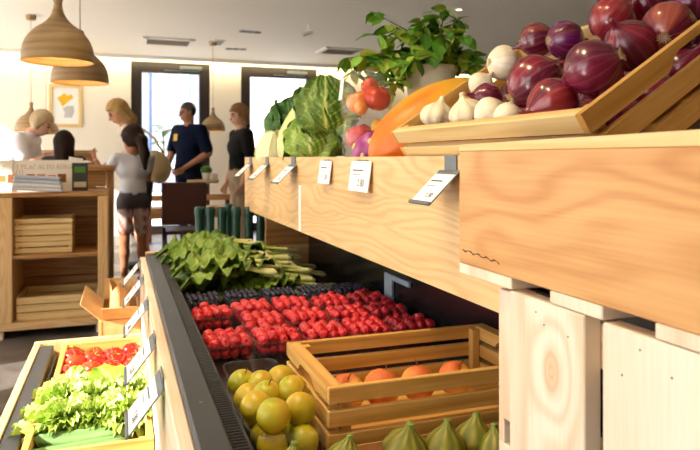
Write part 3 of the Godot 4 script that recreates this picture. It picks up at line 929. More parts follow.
	part(pr, "cap", box(Vector3(-2.3, py, -7.45), Vector3(pe + 0.01, py + 0.02, -7.38), 0.003), M.oak, T(-pr.position))
	var pbag := MB.new()
	var pp := on_d(83, 158, 5.2)
	for k in 3:
		board(pbag, T(Vector3(-0.05 + k * 0.05, 0.028, 0.0), rot(0.5 - 0.4 * k, 0.4 * k, 0.25 * k - 0.2)), Vector3(0.1, 0.002, 0.12), 0.0)
	single("loose_papers", pbag, paper, "loose white papers lying on the wooden counter", "papers", T(Vector3(pp.x, 1.055, -5.2)))
	# bench at the back doors
	var be := thing("wooden_bench", "wooden bench with backrest rail before the glass doors", "bench", Vector3(0.6, 0, -8.9))
	o = T(-be.position)
	var bx0 := on_d(143, 200, 8.9).x
	part(be, "seat", box(Vector3(bx0, 0.40, -9.25), Vector3(2.6, 0.45, -8.85), 0.004), M.oak, o)
	part(be, "apron", box(Vector3(bx0 + 0.02, 0.31, -8.88), Vector3(2.58, 0.40, -8.86), 0.003), M.oak, o)
	part(be, "back_rail", box(Vector3(bx0, 0.52, -9.27), Vector3(2.6, 0.60, -9.24), 0.004), M.oak, o)
	for x in [bx0 + 0.05, 1.4, 2.5]:
		part(be, "leg", box(Vector3(x, 0, -8.96), Vector3(x + 0.06, 0.40, -8.9), 0.003), M.darkwood, o)
		part(be, "leg", box(Vector3(x, 0, -9.27), Vector3(x + 0.06, 0.52, -9.22), 0.003), M.darkwood, o)
	# dark wooden chair before the man
	var cp := at_depth(184, 210, 5.95)
	var ch := thing("dining_chair", "dark red-brown wooden chair standing before the man in navy", "chair", Vector3(cp.x, 0, cp.z), -0.1)
	part(ch, "backrest", box(Vector3(-0.19, 0.52, 0.19), Vector3(0.19, 0.895, 0.215), 0.01), M.darkwood)
	part(ch, "seat", box(Vector3(-0.195, 0.43, -0.22), Vector3(0.195, 0.465, 0.18), 0.01), M.darkwood)
	for x in [-0.185, 0.155]:
		part(ch, "leg", box(Vector3(x, 0, 0.18), Vector3(x + 0.03, 0.5, 0.215), 0.004), M.frame)
		part(ch, "leg", box(Vector3(x, 0, -0.21), Vector3(x + 0.03, 0.43, -0.18), 0.004), M.frame)
	# bar table with pot and napkins
	var ty := on_d(203, 180, 6.7)
	var tb := thing("bar_table", "small round pale-topped table on a dark pedestal", "table", Vector3(ty.x, 0, ty.z))
	var top := MB.new()
	lathe(top, [Vector2(0, ty.y - 0.03), Vector2(0.155, ty.y - 0.03), Vector2(0.16, ty.y - 0.015), Vector2(0.155, ty.y), Vector2(0, ty.y)], 28)
	part(tb, "table_top", top, M.shelfwood)
	var pd := MB.new()
	lathe(pd, [Vector2(0.16, 0.0), Vector2(0.16, 0.015), Vector2(0.05, 0.03), Vector2(0.035, 0.06), Vector2(0.035, ty.y - 0.03)], 20)
	part(tb, "pedestal", pd, M.frame)
	var pot := thing("potted_herb", "tiny white pot with round green plant on the small table", "plant", Vector3(ty.x + 0.03, ty.y, ty.z + 0.03))
	var pm := MB.new()
	lathe(pm, [Vector2(0.0, 0), Vector2(0.035, 0.0), Vector2(0.045, 0.075), Vector2(0.04, 0.075), Vector2(0.0, 0.07)], 18)
	part(pot, "pot", pm, M.white)
	var bu := MB.new()
	ellipsoid(bu, Vector3(0, 0.10, 0), Vector3(0.055, 0.045, 0.055), 20, 12, Basis.IDENTITY, func(p3, t, a2): return p3 * (1.0 + 0.10 * sin(a2 * 7.0 + t * 20.0)), func(p3, t, a2): return lin(90, 140, 50).lerp(lin(50, 96, 30), 0.5 + 0.5 * sin(a2 * 5.0 + t * 13.0)))
	part(pot, "foliage", bu, M.leafy)
	single("napkin_holder", box(Vector3(-0.03, 0, -0.03), Vector3(0.03, 0.065, 0.03), 0.006), M.white, "small white napkin block beside the tiny plant pot", "napkins", T(Vector3(ty.x + 0.115, ty.y, ty.z)))
	# framed map on the back wall
	var f0 := on_d(49, 127, WD)
	var f1 := on_d(82, 85, WD)
	var fr := thing("framed_map", "framed yellow and grey map print on the cream back wall", "picture", Vector3((f0.x + f1.x) * 0.5, f0.y, -WD))
	var fw := f1.x - f0.x
	var fh := f1.y - f0.y
	for q in [[-fw / 2, 0.0, -fw / 2 + 0.045, fh], [fw / 2 - 0.045, 0.0, fw / 2, fh], [-fw / 2 + 0.045, 0.0, fw / 2 - 0.045, 0.045], [-fw / 2 + 0.045, fh - 0.045, fw / 2 - 0.045, fh]]:
		part(fr, "frame_bar", box(Vector3(q[0], q[1], 0), Vector3(q[2], q[3], 0.025), 0.003), M.cratepale)
	part(fr, "mat_board", box(Vector3(-fw / 2 + 0.045, 0.045, 0.0), Vector3(fw / 2 - 0.045, fh - 0.045, 0.01), 0), M.card)
	var y1 := MB.new()
	extrude(y1, PackedVector2Array([Vector2(-0.09, 0.39), Vector2(-0.03, 0.43), Vector2(0.0, 0.46), Vector2(0.05, 0.42), Vector2(0.09, 0.45), Vector2(0.12, 0.4), Vector2(0.06, 0.35), Vector2(0.02, 0.31), Vector2(-0.02, 0.27), Vector2(-0.05, 0.33)]), 0.002, T(Vector3(-0.02, fh * 0.02, 0.011)))
	part(fr, "yellow_print", y1, mat(Color8(236, 188, 40), 0.7))
	var g1 := MB.new()
	extrude(g1, PackedVector2Array([Vector2(-0.06, 0.25), Vector2(0.0, 0.28), Vector2(0.08, 0.29), Vector2(0.09, 0.2), Vector2(0.06, 0.12), Vector2(-0.04, 0.12), Vector2(-0.03, 0.19)]), 0.002, T(Vector3(0.02, fh * 0.02, 0.011)))
	part(fr, "grey_print", g1, mat(Color8(196, 198, 196), 0.7))
	# green-capped bottles behind the berry display
	var bs := thing("bottle_shelf", "wooden ledge behind the berry display carrying green-capped bottles", "shelf", Vector3(0.6, 0, -2.9))
	part(bs, "top_board", box(Vector3(0.15, 0.56, -3.2), Vector3(0.73, 0.585, -2.65), 0.002), M.oak, T(-bs.position))
	part(bs, "front_board", box(Vector3(0.15, 0.0, -2.68), Vector3(0.73, 0.56, -2.655), 0.002), M.oak, T(-bs.position))
	part(bs, "end_panel", box(Vector3(0.15, 0.0, -3.2), Vector3(0.17, 0.56, -2.68), 0.002), M.oak, T(-bs.position))
	var cap := MB.new()
	lathe(cap, smooth_prof([Vector2(0.018, 0.165), Vector2(0.0195, 0.17), Vector2(0.019, 0.2), Vector2(0.0195, 0.27), Vector2(0.0225, 0.272), Vector2(0.0225, 0.30), Vector2(0.02, 0.305), Vector2(0.018, 0.312), Vector2(0.0, 0.313)], 2), 18)
	var body := MB.new()
	lathe(body, smooth_prof([Vector2(0, 0.004), Vector2(0.036, 0.0), Vector2(0.0385, 0.006), Vector2(0.0385, 0.085), Vector2(0.035, 0.11), Vector2(0.022, 0.15), Vector2(0.0175, 0.175), Vector2(0.0175, 0.25)], 3), 20)
	var lab := MB.new()
	lathe(lab, [Vector2(0.039, 0.02), Vector2(0.0391, 0.07)], 20)
	var capm := cap.mesh()
	var bodm := body.mesh()
	var labm := lab.mesh()
	var capmat := mat(Color8(14, 62, 52), 0.35)
	var bgl := mat(Color8(176, 186, 120), 0.1)
	var bl := ["first green-capped bottle beside the chard heap, by the open aisle", "second green-capped bottle counted from the aisle", "third green-capped bottle counted from the aisle", "tall green-capped bottle set back behind its neighbours", "lower green-capped bottle just before the shelf end", "green-capped bottle under the far end of the shelf", "last green-capped bottle under the shelf"]
	var bu2 := [199.5, 210.0, 222.0, 228.5, 236.0, 249.0, 260.5]
	for k in 7:
		var tt := 2.84 if k != 3 else 3.0
		var q := at_depth(bu2[k], 200, tt)
		var bt := thing("bottle", bl[k], "bottle", Vector3(q.x, 0.585, q.z), 0.0, "green-capped bottles behind the berry display")
		part(bt, "body", bodm, bgl)
		part(bt, "capsule", capm, capmat)
		part(bt, "paper_label", labm, M.card)

func crate(at: Vector3, turn: float, lx: float, lz: float, h: float, n: int, m: Material, label: String, group: String, th := 0.009, basis := Basis.IDENTITY, notch := true, endm: Material = null, gap := 0.007, endk := 1.6) -> Node3D:
	# slatted fruit crate, base centre at its node; ends look along x, long sides along z
	var t := thing("fruit_crate", label, "crate", at, turn, group)
	if basis != Basis.IDENTITY: t.basis = basis
	if endm == null: endm = m
	var sh := (h - 0.006 - gap * (n - 1)) / n
	var sm := MB.new()
	board(sm, T(Vector3.ZERO), Vector3(lx, sh, th), 0.0012)
	var slat := sm.mesh()
	for s in [-1.0, 1.0]:
		for k in n:
			part(t, "slat", slat if k != n - 1 else box(Vector3(-lx / 2, -sh / 2, -th / 2), Vector3(lx / 2, sh / 2, th / 2), 0.0012), m, T(Vector3(0, 0.006 + sh * 0.5 + k * (sh + gap), s * (lz * 0.5 - th * 0.5))))
	for s in [-1.0, 1.0]:
		for k in n:
			var e := MB.new()
			var w := lz - th * 2 - 0.001
			if k == n - 1 and notch and sh > 0.015:
				extrude(e, PackedVector2Array([Vector2(-w / 2, -sh / 2), Vector2(-w * 0.2, -sh / 2), Vector2(-w * 0.16, -sh * 0.1), Vector2(-w * 0.12, sh * 0.02), Vector2(w * 0.12, sh * 0.02), Vector2(w * 0.16, -sh * 0.1), Vector2(w * 0.2, -sh / 2), Vector2(w / 2, -sh / 2), Vector2(w / 2, sh / 2), Vector2(-w / 2, sh / 2)]), th * endk)
			else:
				board(e, T(Vector3.ZERO), Vector3(w, sh, th * endk), 0.0012)
			part(t, "end_slat", e, endm, T(Vector3(s * (lx * 0.5 - th * endk * 0.5), 0.006 + sh * 0.5 + k * (sh + gap), 0), rot(0, PI / 2, 0)))
		for z in [-1.0, 1.0]:
			part(t, "corner_post", box(Vector3(-0.008, 0.006, -0.008), Vector3(0.008, h - 0.004, 0.008), 0.001), m, T(Vector3(s * (lx * 0.5 - th * endk - 0.0085), 0, z * (lz * 0.5 - th - 0.0085))))
	var nb := 4
	for k in nb:
		part(t, "bottom_slat", box(Vector3(-lx / 2 + 0.002, 0, -lz / nb * 0.42), Vector3(lx / 2 - 0.002, 0.0055, lz / nb * 0.42), 0.0005), m, T(Vector3(0, 0, -lz / 2 + lz / nb * (k + 0.5))))
	return t

func lower_tier() -> void:
	var t := thing("lower_tier", "low wooden display tub with black edge plate along the aisle", "display counter", Vector3(-0.1, 0, -1.6))
	var o := T(-t.position)
	part(t, "outer_panel", boxw(-0.268, -0.248, RIM - 0.004, 1.11, 0.5, 2.38, 0.002), M.cratepale, o)
	part(t, "edge_plate", boxw(-0.248, -0.206, RIM, RIM + 0.025, 0.5, 2.36, 0.003), M.rail, o)
	part(t, "inner_plate", boxw(-0.206, -0.196, RIM + 0.03, RIM + 0.08, 0.5, 2.36, 0.001), M.black, o)
	part(t, "back_board", boxw(-0.268, 0.071, RIM - 0.006, 1.11, 2.38, 2.40, 0.002), M.cratepale, o)
	part(t, "bed", boxw(-0.196, 0.071, RIM + 0.08, RIM + 0.10, 0.5, 2.38, 0.001), M.black, o)
	# tags: two hang outside the edge, five over the greens
	var spots := [373.0, 334.0, 298.0, 275.0, 259.0]
	var names := ["large white price tag tilted over the cucumbers and lettuce", "second white price tag tilted over the lettuce", "white price tag above the tomatoes on the display front", "white price tag beside the open cardboard box", "small white price tag at the far end of the berry display front"]
	for k in 5:
		var p := on_plane(170, spots[k], Vector3(0, CH - 0.382, 0), Vector3.UP)
		price_tag(Vector3(0.072, CH - 0.380, p.z), 0.66, 0.012, 0.092, 0.115, ["1.80", "2.20", "2.60", "3.20", "1.50"][k], names[k], "tags over the greens")
	for k in 2:
		var g := MB.new()
		board(g, T(Vector3.ZERO, rot(0, 0, -0.25)), Vector3(0.004, 0.07, 0.09), 0.0015)
		var dd := 1.66 + k * 0.42
		single("tag_holder", g, M.clip, ["grey tag holder clipped outside the tub edge beside the lettuce", "grey tag holder clipped outside the tub edge beside the tomatoes"][k], "tag holder", T(Vector3(-0.279, CH - RIM - 0.035, -dd)), "tag holders outside the tub")
	# crates in the tub
	var by := CH - RIM - 0.08
	crate(Vector3(-0.062, by, -1.69), 0.0, 0.262, 0.46, 0.098, 2, M.crate, "yellowish slatted crate full of frilly lettuce and cucumbers", "crates in the tub", 0.009, Basis.IDENTITY, false)
	crate(Vector3(-0.052, by, -2.13), 0.0, 0.242, 0.33, 0.098, 2, M.crate, "yellowish slatted crate holding the red tomatoes", "crates in the tub", 0.009, Basis.IDENTITY, false)
	# tomatoes
	var tm := MB.new()
	ellipsoid(tm, Vector3.ZERO, Vector3(0.033, 0.028, 0.033), 22, 12, Basis.IDENTITY, func(p, v, a): return p * (1.0 + 0.05 * cos(a * 5.0) * (1.0 - absf(p.y))) - Vector3(0, 0.35 * exp(-(p.x * p.x + p.z * p.z) * 9.0), 0) * (1.0 if p.y > 0 else 0.0))
	var cal := MB.new()
	for k in 5:
		var lf := [Vector3(0, 0.018, 0), Vector3(cos(k * 1.257) * 0.009, 0.0215, sin(k * 1.257) * 0.009), Vector3(cos(k * 1.257) * 0.018, 0.022, sin(k * 1.257) * 0.018)]
		tube(cal, lf, [0.003, 0.0028, 0.0006], 5)
	tube(cal, [Vector3(0, 0.018, 0), Vector3(0.002, 0.030, 0.001)], [0.0025, 0.002], 5)
	var tmm := tm.mesh()
	var calm := cal.mesh()
	var reds := [mat(Color8(206, 36, 22), 0.22), mat(Color8(216, 64, 26), 0.24)]
	var green := mat(Color8(70, 112, 40), 0.6)
	for r in 3:
		for k in 4:
			var tt := thing("tomato", "ripe red tomato in the crate behind the lettuce", "tomato", Vector3(-0.135 + k * 0.057 + (r % 2) * 0.01, by + 0.074 + rng.randf_range(0.0, 0.010), -2.045 - r * 0.072), rng.randf() * TAU, "tomatoes in the crate")
			part(tt, "flesh", tmm, reds[(k + r) % 2 if k < 2 else 0], T(Vector3.ZERO, rot(rng.randf_range(-0.5, 0.5), 0, rng.randf_range(-0.5, 0.5))))
			part(tt, "calyx", calm, green)
	for k in 12:
		var tt := thing("tomato", "red tomato in the lower layer of the crate behind the lettuce", "tomato", Vector3(-0.135 + (k % 4) * 0.06, by + 0.036, -2.04 - (k / 4) * 0.075), 0.0, "tomatoes in the crate")
		part(tt, "flesh", tmm, reds[0])
	# lettuce heads: frilled leaves in a rosette
	var lv := []
	for k in 4:
		lv.append(frilly_leaf(0.115 + 0.01 * k, 0.135, k * 1.7, lin(176, 214, 84), lin(228, 240, 160)).mesh())
	var spots2 := [[-0.125, 1.88], [-0.045, 1.86], [0.025, 1.87], [-0.13, 1.75], [-0.05, 1.73], [0.022, 1.74], [-0.125, 1.65], [-0.05, 1.645], [0.02, 1.64]]
	for k in spots2.size():
		var q: Array = spots2[k]
		var hd := thing("lettuce", "frilly lettuce head in the sunlit crate, %s and %s" % [["next to the tomatoes", "in the middle", "next to the cucumbers"][k / 3], ["by the black plate", "between two others", "under the price tags"][k % 3]], "lettuce", Vector3(q[0], by + (0.056 if k < 3 else 0.078 if k < 6 else 0.070), -q[1]), rng.randf() * TAU, "lettuce heads in the crate")
		var stem := MB.new()
		lathe(stem, [Vector2(0.0, -0.04), Vector2(0.018, -0.04), Vector2(0.022, 0.0), Vector2(0.01, 0.03), Vector2(0.0, 0.035)], 10, Transform3D.IDENTITY, null, func(_a, _b, _c): return lin(220, 228, 170))
		part(hd, "stem", stem, M.veg)
		for j in 22:
			var ring := j / 22.0
			var el := -0.25 - 1.15 * ring
			part(hd, "leaf", lv[j % 4], M.lettuce, T(Vector3(0, 0.012 * ring, 0), rot(0, j * 2.4, 0) * rot(el, 0, 0) * Basis.from_scale(Vector3.ONE * (0.70 - 0.30 * ring + rng.randf() * 0.12))))
	# a broad loose leaf on top
	var bl := leaf(0.13, 0.1, 12, 9, 0.3, 0.15, 0.006, 3.0, 0.0, lin(120, 176, 40), lin(176, 206, 100)).mesh()
	single("lettuce_leaf", bl, M.lettuce, "broad smooth green lettuce leaf lying on the frilly heads", "leaf", T(Vector3(-0.05, by + 0.140, -1.87), rot(0.25, 0.4, 0.1)))
	# cucumbers
	var cu := MB.new()
	var pr := []
	for k in 17:
		var s := k / 16.0
		pr.append(Vector2(0.023 * pow(maxf(sin(PI * clampf(s * 0.97 + 0.015, 0, 1)), 0.0), 0.35), (s - 0.5) * 0.21))
	pr[0].x = 0.0; pr[16].x = 0.0
	lathe(cu, pr, 20, Transform3D.IDENTITY, func(p, v, a): return Vector3(p.x + 0.012 * (v - 0.5) * (v - 0.5) * 4.0, p.y, p.z) + Vector3(cos(a), 0, -sin(a)) * 0.0009 * sin(a * 6.0) * sin(v * PI), func(p, v, a): return lin(84, 124, 66).lerp(lin(140, 174, 112), clampf(0.5 + 0.5 * sin(a * 6.0 + v * 3.0), 0, 1) * 0.7))
	var cm := cu.mesh()
	var cmat := bump(vmat(0.45), 14, 0.06, 0.05)
	var cq := [[62.0, 436.0, 0.08], [84.0, 424.0, -0.06], [50.0, 446.0, 0.15]]
	for k in 3:
		var p := on_plane(cq[k][0], cq[k][1], Vector3(0, CH - RIM - 0.002 + 0.015 * k, 0), Vector3.UP)
		single("cucumber", cm, cmat, ["pale ridged cucumber in front of the lettuce, between two others", "cucumber lying close against the lettuce heads", "cucumber lying closest to the crate's yellow edge"][k], "cucumber", T(Vector3(clampf(p.x, -0.09, -0.04), by + 0.056 + (0.012 if k == 1 else 0.0), [-1.535, -1.575, -1.492][k]), rot(0, cq[k][2], PI / 2)), "cucumbers before the lettuce")
	# open carton behind the tub
	var c := thing("cardboard_box", "open brown cardboard box with raised flaps behind the lower tub", "box", Vector3(-0.02, 0, -2.62))
	for q in [[-0.05, -0.04, -0.19, 0.19], [0.082, 0.09, -0.19, 0.19]]:
		part(c, "side", box(Vector3(q[0], 0, q[2]), Vector3(q[1], 0.54, q[3]), 0.001), M.carton)
	for z in [-0.186, 0.182]:
		part(c, "side", box(Vector3(-0.04, 0, z), Vector3(0.082, 0.54, z + 0.006), 0.001), M.carton)
	part(c, "bottom", box(Vector3(-0.04, 0, -0.18), Vector3(0.082, 0.005, 0.18), 0.0), M.carton)
	var fl := MB.new()
	board(fl, T(Vector3(-0.045, 0, 0)), Vector3(0.09, 0.004, 0.36), 0.001)
	part(c, "flap", fl, M.carton, T(Vector3(-0.045, 0.54, 0), rot(0, 0, -0.75)))
	var f2 := MB.new()
	board(f2, T(Vector3(0, 0.045, 0)), Vector3(0.12, 0.09, 0.004), 0.001)
	part(c, "flap", f2, M.carton, T(Vector3(0.02, 0.54, -0.18), rot(-0.6, 0, 0)))
	part(c, "flap", f2, M.carton, T(Vector3(0.02, 0.54, 0.18), rot(0.9, 0, 0)))
	var bag := thing("paper_bag", "crumpled brown paper bag standing in the cardboard box", "bag", Vector3(0.0, 0.006, -2.62))
	var bm := MB.new()
	lathe(bm, [Vector2(0.0, 0.0), Vector2(0.055, 0.0), Vector2(0.056, 0.2), Vector2(0.055, 0.45), Vector2(0.05, 0.62)], 22, Transform3D.IDENTITY, func(p, v, a): return Vector3(p.x * (0.7 + 0.12 * sin(a * 5.0 + v * 7.0)), p.y + 0.02 * sin(a * 3.0) * v, p.z * (1.2 + 0.15 * sin(a * 4.0 + v * 9.0))))
	part(bag, "paper", bm, M.carton)

func frilly_leaf(len_: float, wid: float, sd: float, edge: Color, rib: Color) -> MB:
	var mb := MB.new()
	var rows := 13
	var cols := 45
	var pts := PackedVector3Array()
	var cs := PackedColorArray()
	for r in rows:
		var t := float(r) / (rows - 1)
		for q in cols:
			var s := 2.0 * q / (cols - 1) - 1.0
			var a := s * lerpf(0.35, 1.5, pow(t, 0.7))
			var rad := len_ * t
			var ruff := pow(t, 3.0)
			var fr := 0.012 * ruff * sin(s * 15.0 + sd) + 0.014 * ruff * sin(s * 43.0 + sd * 3.0 + t * 5.0)
			pts.append(Vector3(sin(a) * rad * wid / len_ * 0.62, 0.10 * absf(s) * rad + fr - 0.22 * rad * t * t, cos(a) * rad * 0.95 + 0.010 * ruff * cos(s * 43.0 + sd * 3.0 + t * 5.0)))
			cs.append(rib.lerp(edge, clampf(pow(t, 0.8) * (0.5 + 0.5 * absf(s)) + 0.15 * sin(s * 41.0 + sd * 3.0) * t, 0.0, 1.0)))
	mb.grid(pts, rows, cols, false, Vector2.ONE, cs, true)
	return mb

func punnet_mesh(lx: float, lz: float, h: float) -> MB:
	var mb := MB.new()
	var pts := PackedVector3Array()
	var rows := [[0.86, 0.0], [0.90, 0.003], [0.95, h * 0.6], [0.97, h], [1.02, h + 0.0008], [1.03, h - 0.003]]
	var cols := 33
	for r in rows:
		for q in cols:
			var a: float = TAU * (q % (cols - 1)) / (cols - 1) + 0.0
			var cx := cos(a)
			var cz := -sin(a)
			var e := pow(pow(absf(cx), 6.0) + pow(absf(cz), 6.0), -1.0 / 6.0)
			pts.append(Vector3(cx * e * lx * 0.5 * r[0], r[1], cz * e * lz * 0.5 * r[0]))
	mb.grid(pts, rows.size(), cols, true)
	var base := PackedVector3Array()
	for k in 2:
		for q in cols:
			base.append(Vector3(0, 0.0005, 0) if k == 0 else pts[q] + Vector3(0, 0.0005, 0))
	mb.grid(base, 2, cols, true)
	return mb

func berry_bed() -> void:
	var by := CH - BED
	var pm := punnet_mesh(0.104, 0.112, 0.036).mesh()
	var rb := MB.new()
	ellipsoid(rb, Vector3.ZERO, Vector3(0.0114, 0.0124, 0.0114), 32, 20, Basis.IDENTITY, func(p, v, a): return p * (0.98 + 0.15 * absf(sin(a * 4.5 + (PI / 2 if int(v * 5.0) % 2 == 0 else 0.0))) * absf(sin(v * PI * 5.0))) - Vector3(0, 0.4 * exp(-(p.x * p.x + p.z * p.z) * 10.0), 0) * (1.0 if p.y > 0 else 0.0))
	var rm := rb.mesh()
	var rmats := [mat(Color8(206, 24, 40), 0.4), mat(Color8(188, 14, 36), 0.42), mat(Color8(218, 40, 48), 0.4)]
	for m in rmats:
		m.clearcoat_enabled = true; m.clearcoat = 0.25; m.clearcoat_roughness = 0.3
	var cx := [0.226, 0.336, 0.446, 0.556, 0.666]
	var spots := [[0, 1.46], [0, 1.72], [1, 1.455], [1, 1.60], [1, 1.745], [2, 1.45], [2, 1.60], [2, 1.75], [3, 1.45], [3, 1.60], [3, 1.75], [4, 1.45], [4, 1.60], [4, 1.75]]
	var rest := []
	for q in spots:
		var c := Vector3(cx[q[0]] + rng.randf_range(-0.003, 0.003), by, -q[1])
		var turn := rng.randf_range(-0.04, 0.04)
		var where: String = ["first column along the dark rail", "second column from the dark rail", "third column from the dark rail", "fourth column from the dark rail", "last column at the dark back"][q[0]] + ", " + ("beside the apricot crate" if q[1] < 1.5 else "beside the blueberries" if q[1] > 1.7 else "middle row")
		single("berry_punnet", pm, M.pet, "clear raspberry punnet, " + where, "punnet", T(c, rot(0, turn, 0)), "raspberry punnets")
		for ix in 4:
			for iz in 5:
				var p := Vector3((ix - 1.5) * 0.0235 + rng.randf_range(-0.003, 0.003), 0.037 + rng.randf_range(-0.003, 0.008) - 0.002 * absf(ix - 1.5), (iz - 2.0) * 0.0195 + rng.randf_range(-0.002, 0.002))
				single("raspberry", rm, rmats[rng.randi() % 3], "ripe raspberry, " + where, "raspberry", T(c + rot(0, turn, 0) * p, rot(rng.randf() * TAU, rng.randf() * TAU, 0) * Basis.from_scale(Vector3.ONE * rng.randf_range(0.95, 1.15))), "raspberries in the punnets")
				rest.append(T(c + rot(0, turn, 0) * Vector3(p.x * 0.95, 0.0155, p.z * 0.95), rot(rng.randf() * TAU, rng.randf() * TAU, 0)))
	multi("raspberry_layer", rm, rmats[1], rest, "lower layer of raspberries inside the clear punnets", "raspberries")
	# blueberries
	var bm := MB.new()
	ellipsoid(bm, Vector3.ZERO, Vector3(0.0075, 0.0068, 0.0075), 10, 7)
	var bmm := bm.mesh()
	var blue := mat(Color8(40, 40, 66), 0.55)
	var brest := []
	for k in 5:
		var c := Vector3(0.226 + k * 0.112, by, -1.915 - 0.006 * (k % 2))
		single("berry_punnet", pm, M.pet, "clear punnet of dark blueberries, %s from the rail before the chard" % ["first", "second", "third", "fourth", "fifth"][k], "punnet", T(c), "blueberry punnets")
		for ix in 6:
			for iz in 6:
				var p := Vector3((ix - 2.5) * 0.0155, 0.036 + rng.randf_range(-0.002, 0.004), (iz - 2.5) * 0.0155)
				single("blueberry", bmm, blue, "dark blueberry in the %s blueberry punnet from the rail" % ["first", "second", "third", "fourth", "fifth"][k], "blueberry", T(c + p), "blueberries in the punnets")
				brest.append(T(c + Vector3(p.x * 0.95, 0.022, p.z * 0.95)))
				brest.append(T(c + Vector3(p.x * 0.92, 0.009, p.z * 0.92)))
	multi("blueberry_layer", bmm, blue, brest, "lower layers of dark blueberries inside the punnets", "blueberries")
	chard(by)
	# green plums in a punnet
	var pl := punnet_mesh(0.118, 0.235, 0.052).mesh()
	var pc := Vector3(0.232, by, -1.005)
	single("plum_punnet", pl, M.pet, "clear plastic punnet filled with yellow-green plums", "punnet", T(pc))
	single("plum_punnet", punnet_mesh(0.1, 0.11, 0.05).mesh(), M.pet, "empty-looking clear punnet behind the plums", "punnet", T(Vector3(0.232, by, -1.19)))
	var pb := MB.new()
	lathe(pb, smooth_prof([Vector2(0.0, -0.0225), Vector2(0.010, -0.021), Vector2(0.020, -0.010), Vector2(0.0225, 0.002), Vector2(0.018, 0.014), Vector2(0.010, 0.0208), Vector2(0.004, 0.0225), Vector2(0.0, 0.0222)], 3), 22, Transform3D.IDENTITY, null, func(p, v, a): return lin(206, 186, 36).lerp(lin(168, 168, 30), 0.5 + 0.5 * sin(a + 0.6 * sin(v * 6.0))).lerp(lin(196, 142, 44), 0.5 * smoothstep(0.35, 0.9, 0.5 + 0.5 * sin(a * 1.0 + 2.2)) * smoothstep(0.2, 0.7, v)))
	var pbm := pb.mesh()
	var stm := MB.new()
	tube(stm, [Vector3(0, 0.018, 0), Vector3(0.001, 0.024, 0), Vector3(0.004, 0.031, 0.001)], [0.0012, 0.001, 0.0012], 5)
	var stmm := stm.mesh()
	var pmat := vmat(0.35)
	var smat := mat(Color8(110, 92, 50), 0.7)
	var plums := [[236.7, 385.0, 0.390], [261.0, 385.0, 0.388], [281.0, 381.0, 0.386], [292.5, 391.0, 0.376], [267.0, 397.0, 0.384], [239.5, 401.0, 0.392], [249.0, 409.0, 0.384], [273.6, 416.0, 0.374], [300.0, 409.0, 0.378]]
	for k in plums.size():
		var q: Array = plums[k]
		var p := on_y(q[0], q[1], CH - q[2])
		p.x = clampf(p.x, 0.198, 0.268)
		var o := thing("green_plum", "yellow-green plum heaped in its clear punnet", "plum", p, rng.randf() * TAU, "plums in the punnet")
		var b := rot(rng.randf_range(-0.5, 0.5), 0, rng.randf_range(-0.5, 0.5))
		part(o, "flesh", pbm, pmat, T(Vector3.ZERO, b * Basis.from_scale(Vector3.ONE * rng.randf_range(1.06, 1.16))))
		if k % 4 == 0: part(o, "stem", stmm, smat, T(Vector3(0, 0.003, 0), b))
	for k in 8:
		var o := thing("green_plum", "yellow-green plum low in its clear punnet, seen through the plastic", "plum", Vector3(0.208 + (k % 2) * 0.047, by + 0.024, -0.925 - (k / 2) * 0.051), rng.randf() * TAU, "plums in the punnet")
		part(o, "flesh", pbm, pmat, T(Vector3.ZERO, rot(rng.randf_range(-1, 1), 0, rng.randf_range(-1, 1))))
	# crate of apricots
	var cr := crate(Vector3(0.497, by, -1.042), 0.0, 0.414, 0.258, 0.100, 3, M.crate, "golden slatted crate with hand-hole ends holding orange apricots among the berries", "", 0.011, Basis.IDENTITY, true, null, 0.010, 2.1)
	var ab := MB.new()
	ellipsoid(ab, Vector3.ZERO, Vector3(0.031, 0.0305, 0.031), 26, 16, Basis.IDENTITY, func(p, v, a): return p * (1.0 - 0.05 * exp(-pow(a - PI, 2.0) * 12.0)) - Vector3(0, 0.22 * exp(-(p.x * p.x + p.z * p.z) * 16.0), 0) * (1.0 if p.y > 0 else 0.0), func(p, v, a): return lin(244, 172, 84).lerp(lin(226, 116, 58), smoothstep(-0.3, 0.9, sin(a) + 0.25 * sin(v * 9.0))))
	var abm := ab.mesh()
	var amat := vmat(0.55)
	for k in 4:
		var uu: float = [347.0, 382.0, 418.0, 455.0, 352.0, 392.0, 425.0, 462.0][k]
		var dd := 1.05 if k < 4 else 1.128
		var p := on_d(uu, 377, dd)
		var o := thing("apricot", ["yellow-orange apricot in the crate beside its hand-hole end", "large blushed orange apricot in the crate, between two others", "red-blushed apricot in the crate seen between two slats", "apricot in the crate close to the pale stand", "apricot in the far row of the crate", "apricot in the far row of the crate", "apricot in the far row of the crate", "apricot in the far row of the crate"][k], "apricot", Vector3(p.x, by + 0.0065 + 0.031, -dd), [0.4, 2.6, 3.3, 1.0, 2.0, 3.0, 4.0, 5.0][k], "apricots in the crate")
		part(o, "flesh", abm, amat, T(Vector3(0, 0.002, 0), rot(0.5, 0, 0.3) * Basis.from_scale(Vector3.ONE * (1.06 if k == 1 else 1.0))))
		part(o, "stem_scar", stmm, smat, T(Vector3(0, 0.012, 0), rot(0.5, 0, 0.3)))
	# figs in a low card tray before the crate
	var tr := thing("fig_tray", "low brown card tray holding green striped figs", "tray", Vector3(0.42, by, -0.82))
	part(tr, "bottom", box(Vector3(-0.26, 0, -0.07), Vector3(0.26, 0.003, 0.07), 0.0), M.carton)
	for z in [-0.07, 0.068]: part(tr, "side", box(Vector3(-0.26, 0.003, z), Vector3(0.26, 0.022, z + 0.002), 0.0005), M.carton)
	for x in [-0.26, 0.258]: part(tr, "side", box(Vector3(x, 0.003, -0.068), Vector3(x + 0.002, 0.022, 0.068), 0.0005), M.carton)
	var fg := MB.new()
